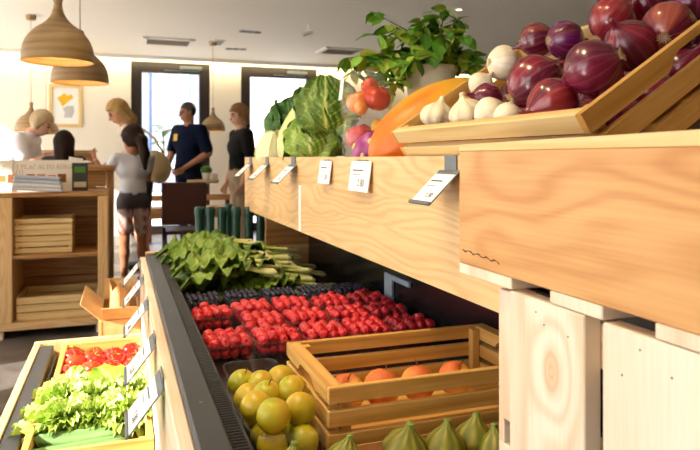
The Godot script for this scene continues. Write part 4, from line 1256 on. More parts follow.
	lathe(fg, smooth_prof([Vector2(0.0, -0.028), Vector2(0.012, -0.026), Vector2(0.026, -0.012), Vector2(0.029, 0.002), Vector2(0.023, 0.018), Vector2(0.013, 0.030), Vector2(0.008, 0.037), Vector2(0.006, 0.041)], 4), 26, Transform3D.IDENTITY, func(p, v, a): return p * Vector3(1.0 + 0.03 * sin(a * 9.0), 1, 1.0 + 0.03 * sin(a * 9.0)), func(p, v, a): return lin(100, 108, 30).lerp(lin(176, 164, 66), pow(0.5 + 0.5 * sin(a * 9.0 + sin(v * 9.0)), 3.0)).lerp(lin(110, 70, 40), 0.5 * pow(0.5 + 0.5 * sin(a * 2.0 + 1.0), 4.0) * (1.0 - v)))
	var fgm := fg.mesh()
	var nk := MB.new()
	lathe(nk, smooth_prof([Vector2(0.0055, 0.038), Vector2(0.0062, 0.041), Vector2(0.005, 0.045), Vector2(0.0055, 0.048), Vector2(0.0, 0.0495)], 2), 10)
	var nkm := nk.mesh()
	var fmat := vmat(0.5)
	var nmat := mat(Color8(126, 144, 56), 0.6)
	var figs := [[292.0, 447.0, 0.835], [345.0, 446.0, 0.84], [405.0, 440.0, 0.84], [445.0, 438.0, 0.83], [474.0, 434.0, 0.835], [497.0, 446.0, 0.80]]
	for k in figs.size():
		var p := on_d(figs[k][0], figs[k][1], figs[k][2])
		var o := thing("fig", ["green fig lying before the plum punnet", "slender fig at the corner of the golden crate", "plump striped fig before the middle of the golden crate", "striped fig between two plump figs before the crate", "fig standing closest to the pale stand", "small fig half hidden by the pale stand", "fig in the front row of the tray", "fig in the front row of the tray"][k], "fig", Vector3(p.x, by + 0.0285, p.z), rng.randf() * TAU, "figs in the tray")
		var b := rot(rng.randf_range(-0.25, 0.25), 0, rng.randf_range(-0.25, 0.25)) * Basis.from_scale(Vector3(1.06, 0.82, 1.06) * ([0.9, 0.85, 1.04, 0.95, 0.97, 0.85, 0.95, 0.95][k]))
		part(o, "flesh", fgm, fmat, T(Vector3.ZERO, b))
		part(o, "neck", nkm, nmat, T(Vector3.ZERO, b))

func multi(called: String, mesh: Mesh, m: Material, xfs: Array, label: String, category: String) -> void:
	var mm := MultiMesh.new()
	mm.transform_format = MultiMesh.TRANSFORM_3D
	mm.mesh = mesh
	mm.instance_count = xfs.size()
	for k in xfs.size(): mm.set_instance_transform(k, xfs[k])
	var n := MultiMeshInstance3D.new()
	n.name = called; n.multimesh = mm; n.material_override = m
	add_child(n)
	n.set_meta("kind", "stuff")
	tag(n, label, category)

func chard(by: float) -> void:
	# bunches of chard: leaves towards the aisle, stalks towards the dark back
	var blades := []
	for k in 5:
		var sd := k * 1.9
		var mb := MB.new()
		var rows := 26
		var cols := 17
		var pts := PackedVector3Array()
		var cs := PackedColorArray()
		for r in rows:
			var t := float(r) / (rows - 1)
			var w := (0.060 + 0.012 * sin(sd)) * pow(sin(PI * clampf(t * 0.92 + 0.06, 0, 1)), 0.75)
			for q in cols:
				var s := 2.0 * q / (cols - 1) - 1.0
				var e := absf(s)
				var y := 0.014 * e * sin(t * 21.0 + sd + s * 2.0) + 0.010 * e * e * sin(t * 37.0 + sd * 2.0) + 0.020 * e * sin(sd + 1.0) - 0.07 * t * t + 0.006 * sin(t * 30.0 + sd) * (1.0 - e) + 0.0065 * sin(t * 52.0 + sd * 3.0 + s * 5.0) * sin(s * 11.0 + sd)
				pts.append(Vector3(s * w, y, 0.23 * t + 0.008 * sin(s * 9.0 + sd) * t))
				var rib := 1.0 - smoothstep(0.03, 0.18, e)
				var tone := 0.5 + 0.5 * sin(sd * 2.0 + t * 3.0)
				cs.append(lin(76, 112, 28).lerp(lin(122, 150, 40), tone * 0.8).lerp(lin(206, 214, 130), rib * (1.0 - t * 0.7)))
		mb.grid(pts, rows, cols, false, Vector2.ONE, cs, true)
		blades.append(mb.mesh())
	var stalks := []
	for k in 3:
		var mb := MB.new()
		var prof := [Vector3(0, 0, 0.02), Vector3(0, -0.004, -0.04), Vector3(0, -0.006, -0.075), Vector3(0, -0.005 - 0.004 * k, -0.105)]
		var pts := PackedVector3Array()
		var cs := PackedColorArray()
		for r in 7:
			var t := r / 6.0
			var a := t * 3.0
			var i0 := mini(int(a), 2)
			var c: Vector3 = prof[i0].lerp(prof[i0 + 1], a - i0)
			var w := lerpf(0.009, 0.019, t) if r < 6 else 0.0
			for q in 11:
				var an := TAU * (q % 10) / 10.0
				pts.append(c + Vector3(cos(an) * w, sin(an) * w * 0.5, 0))
				cs.append(lin(214, 214, 120).lerp(lin(240, 236, 190), t).lerp(lin(140, 166, 60), 0.45 * (1.0 - t)))
		mb.grid(pts, 7, 11, true, Vector2.ONE, cs, true)
		stalks.append(mb.mesh())
	var m := vmat(0.42)
	m.backlight = Color(0.25, 0.3, 0.08)
	var n := 0
	# each leaf: where its stalk meets the blade, heading of the tip, lift
	for row in 4:
		for layer in 4:
			var dd := 2.09 + row * 0.135
			var bn := thing("chard_bunch", "green chard bunch, %s in the %s row behind the blueberries" % [["bottom layer", "second layer", "third layer", "top layer"][layer], ["first", "second", "third", "last"][row]], "chard", Vector3(0.50 - layer * 0.015, by + 0.012 + layer * 0.027 + row * 0.006, -dd), 0.0, "chard bunches in the heap")
			for k in 4:
				var head := -PI / 2 + rng.randf_range(-0.35, 0.35)      # tip along -x
				var off := Vector3(rng.randf_range(-0.10, 0.04) + (0.10 if layer < 2 else 0.0) * (k % 2), 0.006 * k, rng.randf_range(-0.05, 0.05))
				var b := rot(0, head, 0) * rot(rng.randf_range(-0.16, 0.02), 0, rng.randf_range(-0.5, 0.5))
				var lf := part(bn, "leaf", blades[n % 5], m, T(off, b))
				part(lf, "stalk", stalks[n % 3], m)
				n += 1

func veg_noise_mat(sd: int, a: Color, b: Color, rough := 0.5) -> StandardMaterial3D:
	var m := tex_mat(noise_tex(sd, [[0.2, a], [0.8, b]], 0.02), rough)
	m.uv1_triplanar = true; m.uv1_scale = Vector3.ONE * 6.0
	return m

func savoy_leaf(size: float, sd: float, dark: Color, light: Color, cup: float) -> MB:
	# cupped, blistered leaf wrapped on a ball of radius size, pale branching veins
	var mb := MB.new()
	var n := 41
	var pts := PackedVector3Array()
	var cs := PackedColorArray()
	for r in n:
		var t := float(r) / (n - 1)
		for q in n:
			var s := 2.0 * q / (n - 1) - 1.0
			var half := 1.0 * pow(sin(PI * clampf(t * 0.86 + 0.10, 0, 1)), 0.6)
			var lon := s * half
			var lat := -0.75 + t * 1.75
			var side := absf(s) * 1.0
			var br := absf(sin((t * 5.0 - side * 1.7) * PI + sd * 0.3))
			var br2 := absf(sin((t * 3.0 + side * 5.0 + sd) * PI * 1.6))
			var vein := maxf(1.0 - smoothstep(0.02, 0.09 * (1.1 - t * 0.6), side), maxf((1.0 - smoothstep(0.0, 0.22, br)) * (1.0 - side * 0.5), (1.0 - smoothstep(0.0, 0.16, br2)) * 0.55))
			var edge := smoothstep(0.72, 1.0, maxf(side, t))
			var rr := size * (1.0 + 0.05 * (1.0 - vein) * (0.6 + 0.4 * sin(s * 23.0 + t * 31.0)) + cup * edge + 0.05 * edge * sin(s * 17.0 + t * 19.0 + sd))
			pts.append(Vector3(sin(lon) * cos(lat) * rr, sin(lat) * rr, cos(lon) * cos(lat) * rr))
			cs.append(dark.lerp(light, clampf(vein * 0.85 + 0.12 * sin(s * 9.0 + sd) + 0.1, 0.0, 1.0)))
	mb.grid(pts, n, n, false, Vector2.ONE, cs)
	return mb

func cabbage(at: Vector3, size: float, turn: float, tilt: float, dark: Color, light: Color, label: String, wild := false) -> void:
	var t := thing("savoy_cabbage", label, "cabbage", at, turn)
	var heart := MB.new()
	ellipsoid(heart, Vector3.ZERO, Vector3(0.94, 0.92, 0.94) * size, 24, 16, Basis.IDENTITY, func(p, v, a): return p * (1.0 + 0.03 * sin(a * 6.0 + v * 11.0)), func(_p, _v, _a): return dark.lerp(light, 0.35))
	part(t, "heart", heart, M.leafy)
	for k in 7:
		var lf := savoy_leaf(size * (1.0 + 0.015 * k), k * 1.3, dark, light, 0.10 + (0.16 if k > 4 else 0.0))
		part(t, "leaf", lf, M.leafy, T(Vector3(0, 0.0, 0), rot(0, k * 1.93, 0) * rot(tilt + 0.12 * (k % 3), 0, 0)))
	if wild:
		for k in 5:
			var lf := savoy_leaf(size * 1.12, k * 2.3, dark, light, 0.45)
			part(t, "leaf", lf, M.leafy, T(Vector3(0, -0.01, 0), rot(0, 0.6 + k * 1.1, 0) * rot(0.1, 0, 0)))

func top_shelf() -> void:
	var ty := CH - TRAY
	# savoy cabbages
	var face := -0.35 - 6.0 * 1.93
	var p := on_x(311, 143, 0.63)
	cabbage(Vector3(p.x, ty + 0.082, p.z), 0.079, face, -0.3, lin(122, 164, 48), lin(230, 238, 160), "pale savoy cabbage sitting on the shelf below the larger savoy")
	p = on_x(331, 108, 0.68)
	cabbage(Vector3(p.x, ty + 0.215, p.z - 0.02), 0.094, face - 0.1, 0.15, lin(76, 122, 30), lin(222, 232, 126), "large dark savoy cabbage with pale veins resting on top of others")
	p = on_x(334, 140, 0.80)
	cabbage(Vector3(0.80, ty + 0.075, p.z - 0.12), 0.072, 0.4, -0.3, lin(62, 106, 34), lin(150, 186, 80), "dark savoy cabbage half hidden underneath the large one")
	p = on_x(297, 112, 0.74)
	cabbage(Vector3(0.74, ty + 0.19, p.z), 0.088, face, -0.3, lin(50, 100, 40), lin(130, 176, 76), "dark green leafy cabbage behind the white pointed cabbage", true)
	# pointed cabbages: pale cream heads
	pointed(Vector3(0.61, ty, on_x(295, 150, 0.60).z), 0.245, 0.075, "tall pale pointed cabbage leaning beside the savoy", rot(0.05, 0, -0.10), 0.35)
	pointed(Vector3(0.60, ty, on_x(275, 150, 0.595).z), 0.150, 0.068, "creamy white round cabbage at the far end of the shelf", rot(0.0, 0.8, 0.12), 0.8)
	var sprout := thing("green_sprout", "small bright green cabbage sprout at the far shelf corner", "sprout", Vector3(0.60, ty + 0.012, -2.865))
	var lm := leaf(0.08, 0.06, 9, 9, 0.5, 0.3, 0.006, 3.0, 0.0, lin(110, 160, 50), lin(170, 200, 110)).mesh()
	for k in 6: part(sprout, "leaf", lm, M.leafy, T(Vector3.ZERO, rot(0, k * 1.05, 0) * rot(-0.6, 0, 0)))
	# clear packs of tomatoes and peppers
	var pk := on_x(357, 150, 0.60)
	pack(Vector3(0.625, ty, pk.z), 0.11, 0.125, 0.146, "clear pack of red and yellow tomatoes on the shelf beside the purple kohlrabi", [[Vector3(-0.012, 0.098, -0.012), 0.038, Color8(200, 30, 40)], [Vector3(0.0, 0.034, 0.0), 0.033, Color8(196, 60, 36)], [Vector3(0.022, 0.122, 0.035), 0.021, Color8(242, 180, 24)], [Vector3(0.030, 0.085, 0.035), 0.020, Color8(214, 70, 60)]], false)
	pack(Vector3(0.625, ty + 0.148, pk.z), 0.115, 0.13, 0.125, "clear bag pack of orange and red tomatoes stacked on the lower pack", [[Vector3(-0.016, 0.044, -0.012), 0.034, Color8(242, 132, 16)], [Vector3(0.022, 0.052, 0.028), 0.036, Color8(204, 56, 20)], [Vector3(-0.028, 0.024, 0.036), 0.020, Color8(236, 150, 30)], [Vector3(0.020, 0.088, -0.02), 0.024, Color8(214, 80, 24)]], true)
	var lb := on_x(341, 153, 0.555)
	var stx := single("label_strip", box(Vector3(-0.004, 0, -0.03), Vector3(0.004, 0.045, 0.03), 0.001), mat(Color8(226, 214, 190), 0.6), "small printed label strip standing under the tomato packs", "label", T(Vector3(0.556, ty, lb.z)))
	for k in 3: part(stx, "printed_block", box(Vector3(-0.0047, 0.022, -0.024 + k * 0.017), Vector3(-0.0041, 0.04, -0.012 + k * 0.017), 0), mat([Color8(232, 186, 70), Color8(120, 170, 200), Color8(210, 110, 60)][k], 0.6))
	# purple turnip
	var tp := on_x(371, 145, 0.600)
	var tn := thing("purple_kohlrabi", "round purple kohlrabi with pale scars between tomato packs and pumpkin", "kohlrabi", Vector3(0.606, ty + 0.054, tp.z), 0.5)
	var tm := MB.new()
	ellipsoid(tm, Vector3.ZERO, Vector3(0.054, 0.053, 0.054), 26, 16, Basis.IDENTITY, func(q, v, a): return q * (1.0 + 0.03 * sin(a * 3.0 + v * 5.0)), func(q, v, a): return lin(150, 52, 122).lerp(lin(190, 120, 170), pow(0.5 + 0.5 * sin(a * 4.0 + v * 9.0), 6.0) * 0.7))
	part(tn, "flesh", tm, vmat(0.35))
	var sc := MB.new()
	ellipsoid(sc, Vector3.ZERO, Vector3(0.007, 0.004, 0.010), 10, 6)
	for q in [[0.3, -2.6], [-0.2, -3.3], [0.55, 2.6], [0.1, 2.4]]:
		var d := Vector3(cos(q[0]) * cos(q[1]), sin(q[0]), cos(q[0]) * sin(q[1]))
		part(tn, "leaf_scar", sc, mat(Color8(226, 200, 150), 0.6), T(d * 0.053, Basis.looking_at(d, Vector3(0.1, 1, 0.2)) * rot(PI / 2, 0, 0)))
	# pumpkin: long squash leaning up to the right
	var pp := on_x(429, 122, 0.70)
	var pk2 := thing("pumpkin", "large orange oval pumpkin with yellow top leaning behind the onion crate", "pumpkin", Vector3(0.715, ty + 0.112, pp.z))
	var pm := MB.new()
	var orange := lin(228, 116, 16)
	var yel := lin(238, 176, 40)
	ellipsoid(pm, Vector3.ZERO, Vector3(0.098, 0.178, 0.098), 48, 30, Basis.IDENTITY, func(q, v, a): return q * Vector3(1.0 + 0.018 * cos(a * 9.0), 1, 1.0 + 0.018 * cos(a * 9.0)), func(q, v, a): return orange.lerp(yel, smoothstep(0.30, 0.66, v + 0.06 * sin(a * 9.0) + 0.05 * sin(a * 4.0 + v * 20.0))).lerp(lin(150, 140, 40), 0.6 * smoothstep(0.7, 0.95, sin(a * 5.0 + v * 14.0) * sin(v * 23.0 + a * 2.0)) * smoothstep(0.5, 0.8, v)))
	part(pk2, "rind", pm, bump(vmat(0.4), 21, 0.03, 0.06), T(Vector3.ZERO, rot(0.30, 0, -1.02)))
	var ps := MB.new()
	tube(ps, [Vector3(0, 0.155, 0), Vector3(0, 0.18, 0), Vector3(0.01, 0.2, 0.0)], [0.014, 0.010, 0.012], 8)
	part(pk2, "stem", ps, mat(Color8(150, 132, 80), 0.8), T(Vector3.ZERO, rot(0.30, 0, -1.02)))
	basil(ty)

func pointed(at: Vector3, h: float, r: float, label: String, b: Basis, white: float) -> void:
	var t := thing("pointed_cabbage", label, "cabbage", at)
	t.basis = b
	var c0 := lin(240, 238, 196)
	var c1 := lin(206, 220, 130)
	var m := MB.new()
	var body := smooth_prof([Vector2(0.0, 0.0), Vector2(r * 0.6, 0.004), Vector2(r, h * 0.25), Vector2(r * 0.86, h * 0.5), Vector2(r * 0.5, h * 0.78), Vector2(r * 0.2, h * 0.95), Vector2(0.0, h)], 4)
	lathe(m, body, 28, Transform3D.IDENTITY, func(p, v, a): return p * Vector3(1.0 + 0.03 * sin(a * 5.0 + v * 4.0), 1, 1.0 + 0.03 * sin(a * 5.0 + v * 4.0)), func(p, v, a): return c0.lerp(c1, clampf(0.25 + 0.4 * sin(a * 9.0 + v * 2.0) - white * 0.6, 0.0, 1.0)))
	part(t, "heart", m, M.leafy)
	for k in 6:
		var lf := MB.new()
		var pts := PackedVector3Array()
		var cs := PackedColorArray()
		for i2 in 15:
			var v := i2 / 14.0
			var bi := v * (body.size() - 1) * 0.96
			var pr: Vector2 = body[int(bi)].lerp(body[mini(int(bi) + 1, body.size() - 1)], bi - int(bi))
			for j in 13:
				var s := 2.0 * j / 12.0 - 1.0
				var half := 0.85 * pow(sin(PI * clampf(v * 0.9 + 0.08, 0, 1)), 0.5)
				var a := s * half
				var e := absf(s)
				var rr := pr.x * 1.03 + 0.003 + (0.010 + 0.012 * (k % 3)) * v * (0.5 + e * 0.5) + 0.004 * sin(s * 8.0 + v * 9.0 + k) * e
				pts.append(Vector3(sin(a) * rr, pr.y + 0.004, cos(a) * rr))
				cs.append(c1.lerp(c0, clampf(1.0 - smoothstep(0.0, 0.35, e) + 0.35 * (1.0 - smoothstep(0.0, 0.2, absf(sin(v * 14.0 - e * 6.0)))) + white, 0.0, 1.0)))
		lf.grid(pts, 15, 13, false, Vector2.ONE, cs)
		part(t, "leaf", lf, M.leafy, T(Vector3.ZERO, rot(0, k * 1.08 + 0.4, 0)))

func pack(at: Vector3, lx: float, lz: float, h: float, label: String, fruits: Array, peaked: bool) -> void:
	var t := thing("fruit_pack", label, "pack", at, 0.0, "clear packs on the shelf")
	var mb := MB.new()
	var pts := PackedVector3Array()
	var rows := [[0.9, 0.0], [1.0, 0.004], [1.02, h * 0.35], [0.98, h * 0.6], [0.74, h * 0.85], [0.45, h]] if peaked else [[0.86, 0.0], [0.92, 0.004], [1.0, h * 0.5], [1.05, h * 0.55], [1.0, h * 0.6], [0.92, h * 0.96], [0.80, h]]
	for r in rows:
		for q in 29:
			var a: float = TAU * (q % 28) / 28.0
			var e := pow(pow(absf(cos(a)), 5.0) + pow(absf(sin(a)), 5.0), -0.2)
			pts.append(Vector3(cos(a) * e * lx * 0.5 * r[0], r[1] + (0.006 * sin(a * 3.0) if peaked and r[0] < 0.8 else 0.0), -sin(a) * e * lz * 0.5 * (r[0] if not peaked or r[0] > 0.8 else r[0] * 1.25)))
	mb.grid(pts, rows.size(), 29, true)
	var n := pts.size()
	for cap in 2:
		var g := PackedVector3Array()
		var base := 0 if cap == 0 else n - 29
		var mid := Vector3.ZERO
		for q in 28: mid += pts[base + q] / 28.0
		for k in 2:
			for q in 29: g.append(mid if (k == 0) == (cap == 0) else pts[base + q])
		mb.grid(g, 2, 29, true)
	part(t, "plastic", mb, M.film)
	if peaked:
		var lb := MB.new()
		board(lb, T(Vector3(-lx * 0.5 - 0.003, h * 0.62, -lz * 0.2), rot(0, 0, -0.12)), Vector3(0.001, 0.058, 0.026), 0)
		part(t, "paper_label", lb, M.card)
	var k := 0
	for f in fruits:
		var fm := MB.new()
		var rr: float = f[1]
		ellipsoid(fm, Vector3.ZERO, Vector3(rr, rr * 0.9, rr), 20, 12, Basis.IDENTITY, func(p, v, a): return p * (1.0 + 0.06 * cos(a * 4.0)) - Vector3(0, 0.3 * exp(-(p.x * p.x + p.z * p.z) * 9.0), 0) * (1.0 if p.y > 0 else 0.0))
		var kinds := ["orange", "red", "yellow", "small"]
		single("tomato", fm, mat(f[2], 0.25), "%s tomato inside the %s clear pack" % [["largest", "second largest", "smaller", "smallest"][k] if not peaked else ["round orange", "deep red ribbed", "small yellow-orange", "upper orange-red"][k], "upper" if peaked else "lower"], "tomato", T(at + f[0], rot(0.4 * k, k, 0.3)), "tomatoes in clear packs")
		k += 1

func basil(ty: float) -> void:
	var pp := on_x(437, 70, 0.88)
	var ph := on_x(437, 66, 0.86).y - ty
	var t := thing("potted_basil", "bushy green basil plant in a cream pot behind the pumpkin", "plant", Vector3(0.86, ty, pp.z))
	var pot := MB.new()
	lathe(pot, smooth_prof([Vector2(0.0, 0.0), Vector2(0.052, 0.0), Vector2(0.056, 0.01), Vector2(0.072, ph * 0.9), Vector2(0.077, ph - 0.012), Vector2(0.078, ph), Vector2(0.073, ph), Vector2(0.070, ph - 0.02), Vector2(0.0, ph - 0.02)], 3), 32)
	part(t, "pot", pot, mat(Color8(232, 232, 206), 0.45))
	var soil := MB.new()
	lathe(soil, [Vector2(0.071, ph - 0.018), Vector2(0.05, ph - 0.012), Vector2(0.0, ph - 0.01)], 24)
	part(t, "soil", soil, mat(Color8(52, 40, 30), 0.95))
	var lm := []
	for k in 4:
		var g := [lin(92, 152, 34), lin(124, 178, 50), lin(70, 130, 32), lin(180, 202, 70)][k] as Color
		lm.append(leaf(0.066, 0.042, 9, 7, 0.5, 0.12, 0.001, 2.0, k, g, g.lerp(lin(150, 190, 90), 0.35), 0.9).mesh())
	var m := vmat(0.5)
	m.backlight = Color(0.4, 0.5, 0.12)
	var sm := mat(Color8(96, 140, 60), 0.6)
	# stem tips, laid out in the plane of the photograph and then given depth
	var tips := [[372.0, 12.0], [378.0, 34.0], [392.0, 26.0], [405.0, 34.0], [420.0, 22.0], [434.0, 18.0], [446.0, 10.0], [458.0, 20.0], [464.0, 36.0], [452.0, 32.0], [440.0, 36.0], [424.0, 40.0], [408.0, 50.0], [392.0, 52.0], [376.0, 58.0], [360.0, 56.0], [346.0, 58.0], [352.0, 72.0], [370.0, 76.0], [386.0, 72.0], [398.0, 62.0], [414.0, 58.0], [430.0, 52.0], [446.0, 50.0], [458.0, 52.0], [396.0, 84.0], [384.0, 88.0], [476.0, 58.0], [480.0, 66.0], [470.0, 64.0]]
	var n := 0
	for tip in tips:
		var dz := rng.randf_range(-0.09, 0.09)
		var e := at_depth(tip[0], tip[1], (pp - eye()).dot(ray(350, HZ).normalized()) + dz - (0.06 if tip[1] > 54.0 and tip[0] < 420.0 else 0.0)) - t.position
		var s0 := Vector3(rng.randf_range(-0.04, 0.04), ph - 0.014, rng.randf_range(-0.04, 0.04))
		var mid := s0.lerp(e, 0.5) + Vector3(0, 0.035, 0)
		var st := MB.new()
		tube(st, [s0, s0.lerp(mid, 0.6) + Vector3(0, 0.012, 0), mid, e], [0.0028, 0.0024, 0.002, 0.0012], 6)
		var stem := part(t, "stem", st, sm)
		for j in 9:
			var f := 1.0 if j < 3 else 0.85 - 0.09 * (j - 3)
			var o := mid.lerp(e, f) if f > 0.5 else mid
			var sc := rng.randf_range(0.62, 1.15) * (0.8 if j == 2 else 1.0)
			var b := rot(0, j * 2.2 + n * 1.7 + rng.randf(), 0) * rot(rng.randf_range(-0.35, 0.95), 0, rng.randf_range(-0.4, 0.4)) * Basis.from_scale(Vector3.ONE * sc)
			part(stem, "leaf", lm[(n + j) % 4 if (n + j) % 7 < 6 else 3], m, T(o, b))
		n += 1

func onion_crate() -> void:
	var th := deg_to_rad(33.0)
	var fx := 0.523
	var fy := CH + 0.053
	var d0 := 0.645
	var d1 := 1.23
	var H := 0.11
	var W := 0.36
	var xa := Vector3(cos(th), sin(th), 0)       # up the slope
	var ya := Vector3(-sin(th), cos(th), 0)
	var corner := Vector3(fx, fy, 0) - ya * H     # bottom front edge
	var base := corner + xa * W * 0.5 + Vector3(0, 0, -(d0 + d1) * 0.5)
	# own axes: long sides across the slope look along z, so turn the crate by giving its basis
	var t := crate(base, 0.0, W, d1 - d0, H, 3, M.crate, "slatted crate tilted to the aisle full of red onions and garlic", "", 0.011, Basis(xa, ya, Vector3(0, 0, 1)), false, M.cratepale, 0.010)
	# hand hole: the top slat of the near side gets a scooped lower edge
	var sh := (H - 0.006 - 0.020) / 3.0
	var top: MeshInstance3D = null
	for c in t.get_children():
		if String(c.name).begins_with("slat") and c.position.z > 0 and c.position.y > H * 0.7: top = c
	var e := MB.new()
	extrude(e, PackedVector2Array([Vector2(-W / 2, -sh / 2), Vector2(-0.036, -sh / 2), Vector2(-0.026, -sh * 0.35), Vector2(-0.018, -sh * 0.05), Vector2(-0.004, sh * 0.1), Vector2(0.09, sh * 0.1), Vector2(0.10, -sh * 0.2), Vector2(0.105, -sh / 2), Vector2(W / 2, -sh / 2), Vector2(W / 2, sh / 2), Vector2(-W / 2, sh / 2)]), 0.011)
	top.mesh = e.mesh()
	var bt := single("prop_block", box(Vector3(0.80, CH - TRAY, -1.1), Vector3(0.83, CH - TRAY + 0.145, -0.8), 0.002), M.oak, "wooden block propping up the tilted onion crate", "block")
	# onions
	var skins := []
	for k in 5:
		var b := [Color8(128, 20, 44), Color8(116, 18, 54), Color8(140, 34, 38), Color8(92, 18, 82), Color8(150, 68, 48)][k] as Color
		var m := tex_mat(stripes_tex(70 + k, b, Color8(196, 96, 110), Color8(84, 12, 40), 17.0, 5.0, Color8(186, 160, 130), Color8(120, 66, 40)), 0.24)
		m.clearcoat_enabled = true; m.clearcoat = 0.4; m.clearcoat_roughness = 0.15
		skins.append(m)
	var whites := [tex_mat(stripes_tex(90, Color8(240, 228, 200), Color8(214, 196, 150), Color8(246, 238, 222), 11.0, 4.0, Color8(196, 170, 110), Color8(190, 190, 110)), 0.4), tex_mat(stripes_tex(91, Color8(240, 226, 192), Color8(208, 178, 130), Color8(246, 236, 212), 9.0, 3.0, Color8(200, 176, 120), Color8(220, 204, 170)), 0.5)]
	var om := MB.new()
	lathe(om, smooth_prof([Vector2(0.0, -0.93), Vector2(0.12, -0.95), Vector2(0.45, -0.86), Vector2(0.86, -0.48), Vector2(1.0, 0.0), Vector2(0.9, 0.42), Vector2(0.58, 0.78), Vector2(0.26, 1.0), Vector2(0.13, 1.2), Vector2(0.10, 1.4), Vector2(0.05, 1.48), Vector2(0.0, 1.46)], 4), 32, Transform3D.IDENTITY, func(p, v, a): return p * Vector3(1.0 + 0.015 * sin(a * 7.0), 1, 1.0 + 0.015 * sin(a * 7.0)) + Vector3(0.12 * maxf(v - 0.75, 0.0), 0, 0))
	var omm := om.mesh()
	var rt := MB.new()
	for k in 22:
		var a := k * 2.4
		var r := 0.05 + 0.12 * (k / 22.0)
		var s := Vector3(cos(a) * r, -0.93, sin(a) * r)
		tube(rt, [s, s + Vector3(cos(a + 1) * 0.05, -0.10, sin(a + 1) * 0.05), s + Vector3(cos(a) * 0.14, -0.13, sin(a) * 0.14)], [0.016, 0.012, 0.005], 4)
	var rtm := rt.mesh()
	var rootm := mat(Color8(206, 184, 140), 0.9)
	var gm := MB.new()
	lathe(gm, smooth_prof([Vector2(0.0, -0.72), Vector2(0.3, -0.74), Vector2(0.8, -0.5), Vector2(1.0, -0.1), Vector2(0.86, 0.32), Vector2(0.55, 0.60), Vector2(0.28, 0.76), Vector2(0.17, 0.92), Vector2(0.14, 1.12), Vector2(0.0, 1.13)], 4), 40, Transform3D.IDENTITY, func(p, v, a):
		var k := 1.0 - 0.13 * pow(absf(cos(a * 4.0)), 6.0) * clampf(1.2 - v, 0.0, 1.0)
		return Vector3(p.x * k, p.y, p.z * k) + Vector3(0.15 * maxf(v - 0.7, 0.0), 0, 0))
	var gmm := gm.mesh()
	var pl := Vector3(fx, fy, 0) + xa * 0.02 - ya * 0.012
	# pixel, radius in metres, lift above the rim plane, kind, euler of the neck, label
	var list := [
		[535.0, 83.0, 0.046, 0.012, "r", Vector3(0.5, 0, -0.9), "largest glossy red onion lying across the garlic, neck pointing up"],
		[593.0, 68.0, 0.040, 0.022, "r", Vector3(-2.0, 0, 0.5), "red onion showing its pale root tuft"],
		[553.0, 104.0, 0.038, -0.004, "r", Vector3(0.4, 0, 1.9), "dull red onion against the low front board of the crate"],
		[565.0, 40.0, 0.034, 0.022, "r", Vector3(0.2, 0, -1.5), "dark violet onion behind the largest onion"],
		[537.0, 40.0, 0.034, 0.030, "r", Vector3(1.2, 0, 2.4), "brownish red onion resting on the white onion, root towards the aisle"],
		[612.0, 20.0, 0.038, 0.030, "r", Vector3(0.3, 0, -0.6), "red onion high in the crate with its neck upright"],
		[630.0, 46.0, 0.039, 0.006, "r", Vector3(0.3, 0, 0.9), "shiny red onion against the near rim of the crate"],
		[668.0, 28.0, 0.038, 0.002, "r", Vector3(-0.8, 0, -0.8), "flaking tan and red onion further up the near rim"],
		[693.0, 3.0, 0.032, 0.006, "r", Vector3(0.4, 0, 0.4), "purple onion at the upper end of the near rim"],
		[648.0, 2.0, 0.034, 0.02, "r", Vector3(0.2, 0, 0.8), "red onion at the upper end of the heap"],
		[487.0, 99.0, 0.030, -0.006, "r", Vector3(0.2, 0, 1.4), "red onion peeping out between the garlic bulbs"],
		[503.0, 63.0, 0.036, 0.016, "w", Vector3(0.3, 0, -1.6), "big white onion on top of the garlic"],
		[481.0, 85.0, 0.027, 0.004, "w", Vector3(0.2, 0, -0.7), "smaller white onion under the big white onion"],
		[438.0, 116.0, 0.036, -0.004, "g", Vector3(0.0, 0, -0.25), "garlic bulb with short stalk at the far front corner of the crate"],
		[467.0, 113.0, 0.034, 0.0, "g", Vector3(0.1, 0, 0.35), "garlic bulb in the middle of the front row with a bent stalk"],
		[491.0, 115.0, 0.031, -0.006, "w", Vector3(0.3, 0, -1.0), "smooth white onion in the front row beside the garlic"],
		[508.0, 118.0, 0.025, -0.008, "w", Vector3(0.5, 0, -1.2), "small white onion in the front row beside the largest red onion"]]
	for k in list.size():
		var q: Array = list[k]
		var p := on_plane(q[0], q[1], pl + ya * q[3], ya)
		var o := thing({"r": "red_onion", "w": "white_onion", "g": "garlic_bulb"}[q[4]], q[6], {"r": "onion", "w": "onion", "g": "garlic"}[q[4]], p, 0.0, "onions and garlic in the tilted crate")
		var b := Basis.from_euler(q[5]) * Basis.from_scale(Vector3.ONE * q[2])
		if q[4] == "g":
			part(o, "bulb", gmm, whites[1], T(Vector3.ZERO, b))
		else:
			part(o, "bulb", omm, skins[[0, 1, 2, 3, 4, 2, 0, 4, 3, 0, 1, 0, 0, 0, 0, 0, 0][k]] if q[4] == "r" else whites[0], T(Vector3.ZERO, b * Basis.from_scale(Vector3(1, 0.9, 1)) if q[4] == "w" else b))
		part(o, "roots", rtm, rootm, T(Vector3.ZERO, b * (Basis.from_scale(Vector3(1, 0.78, 1)) if q[4] == "g" else Basis.from_scale(Vector3(1, 0.9, 1)) if q[4] == "w" else Basis.IDENTITY)))
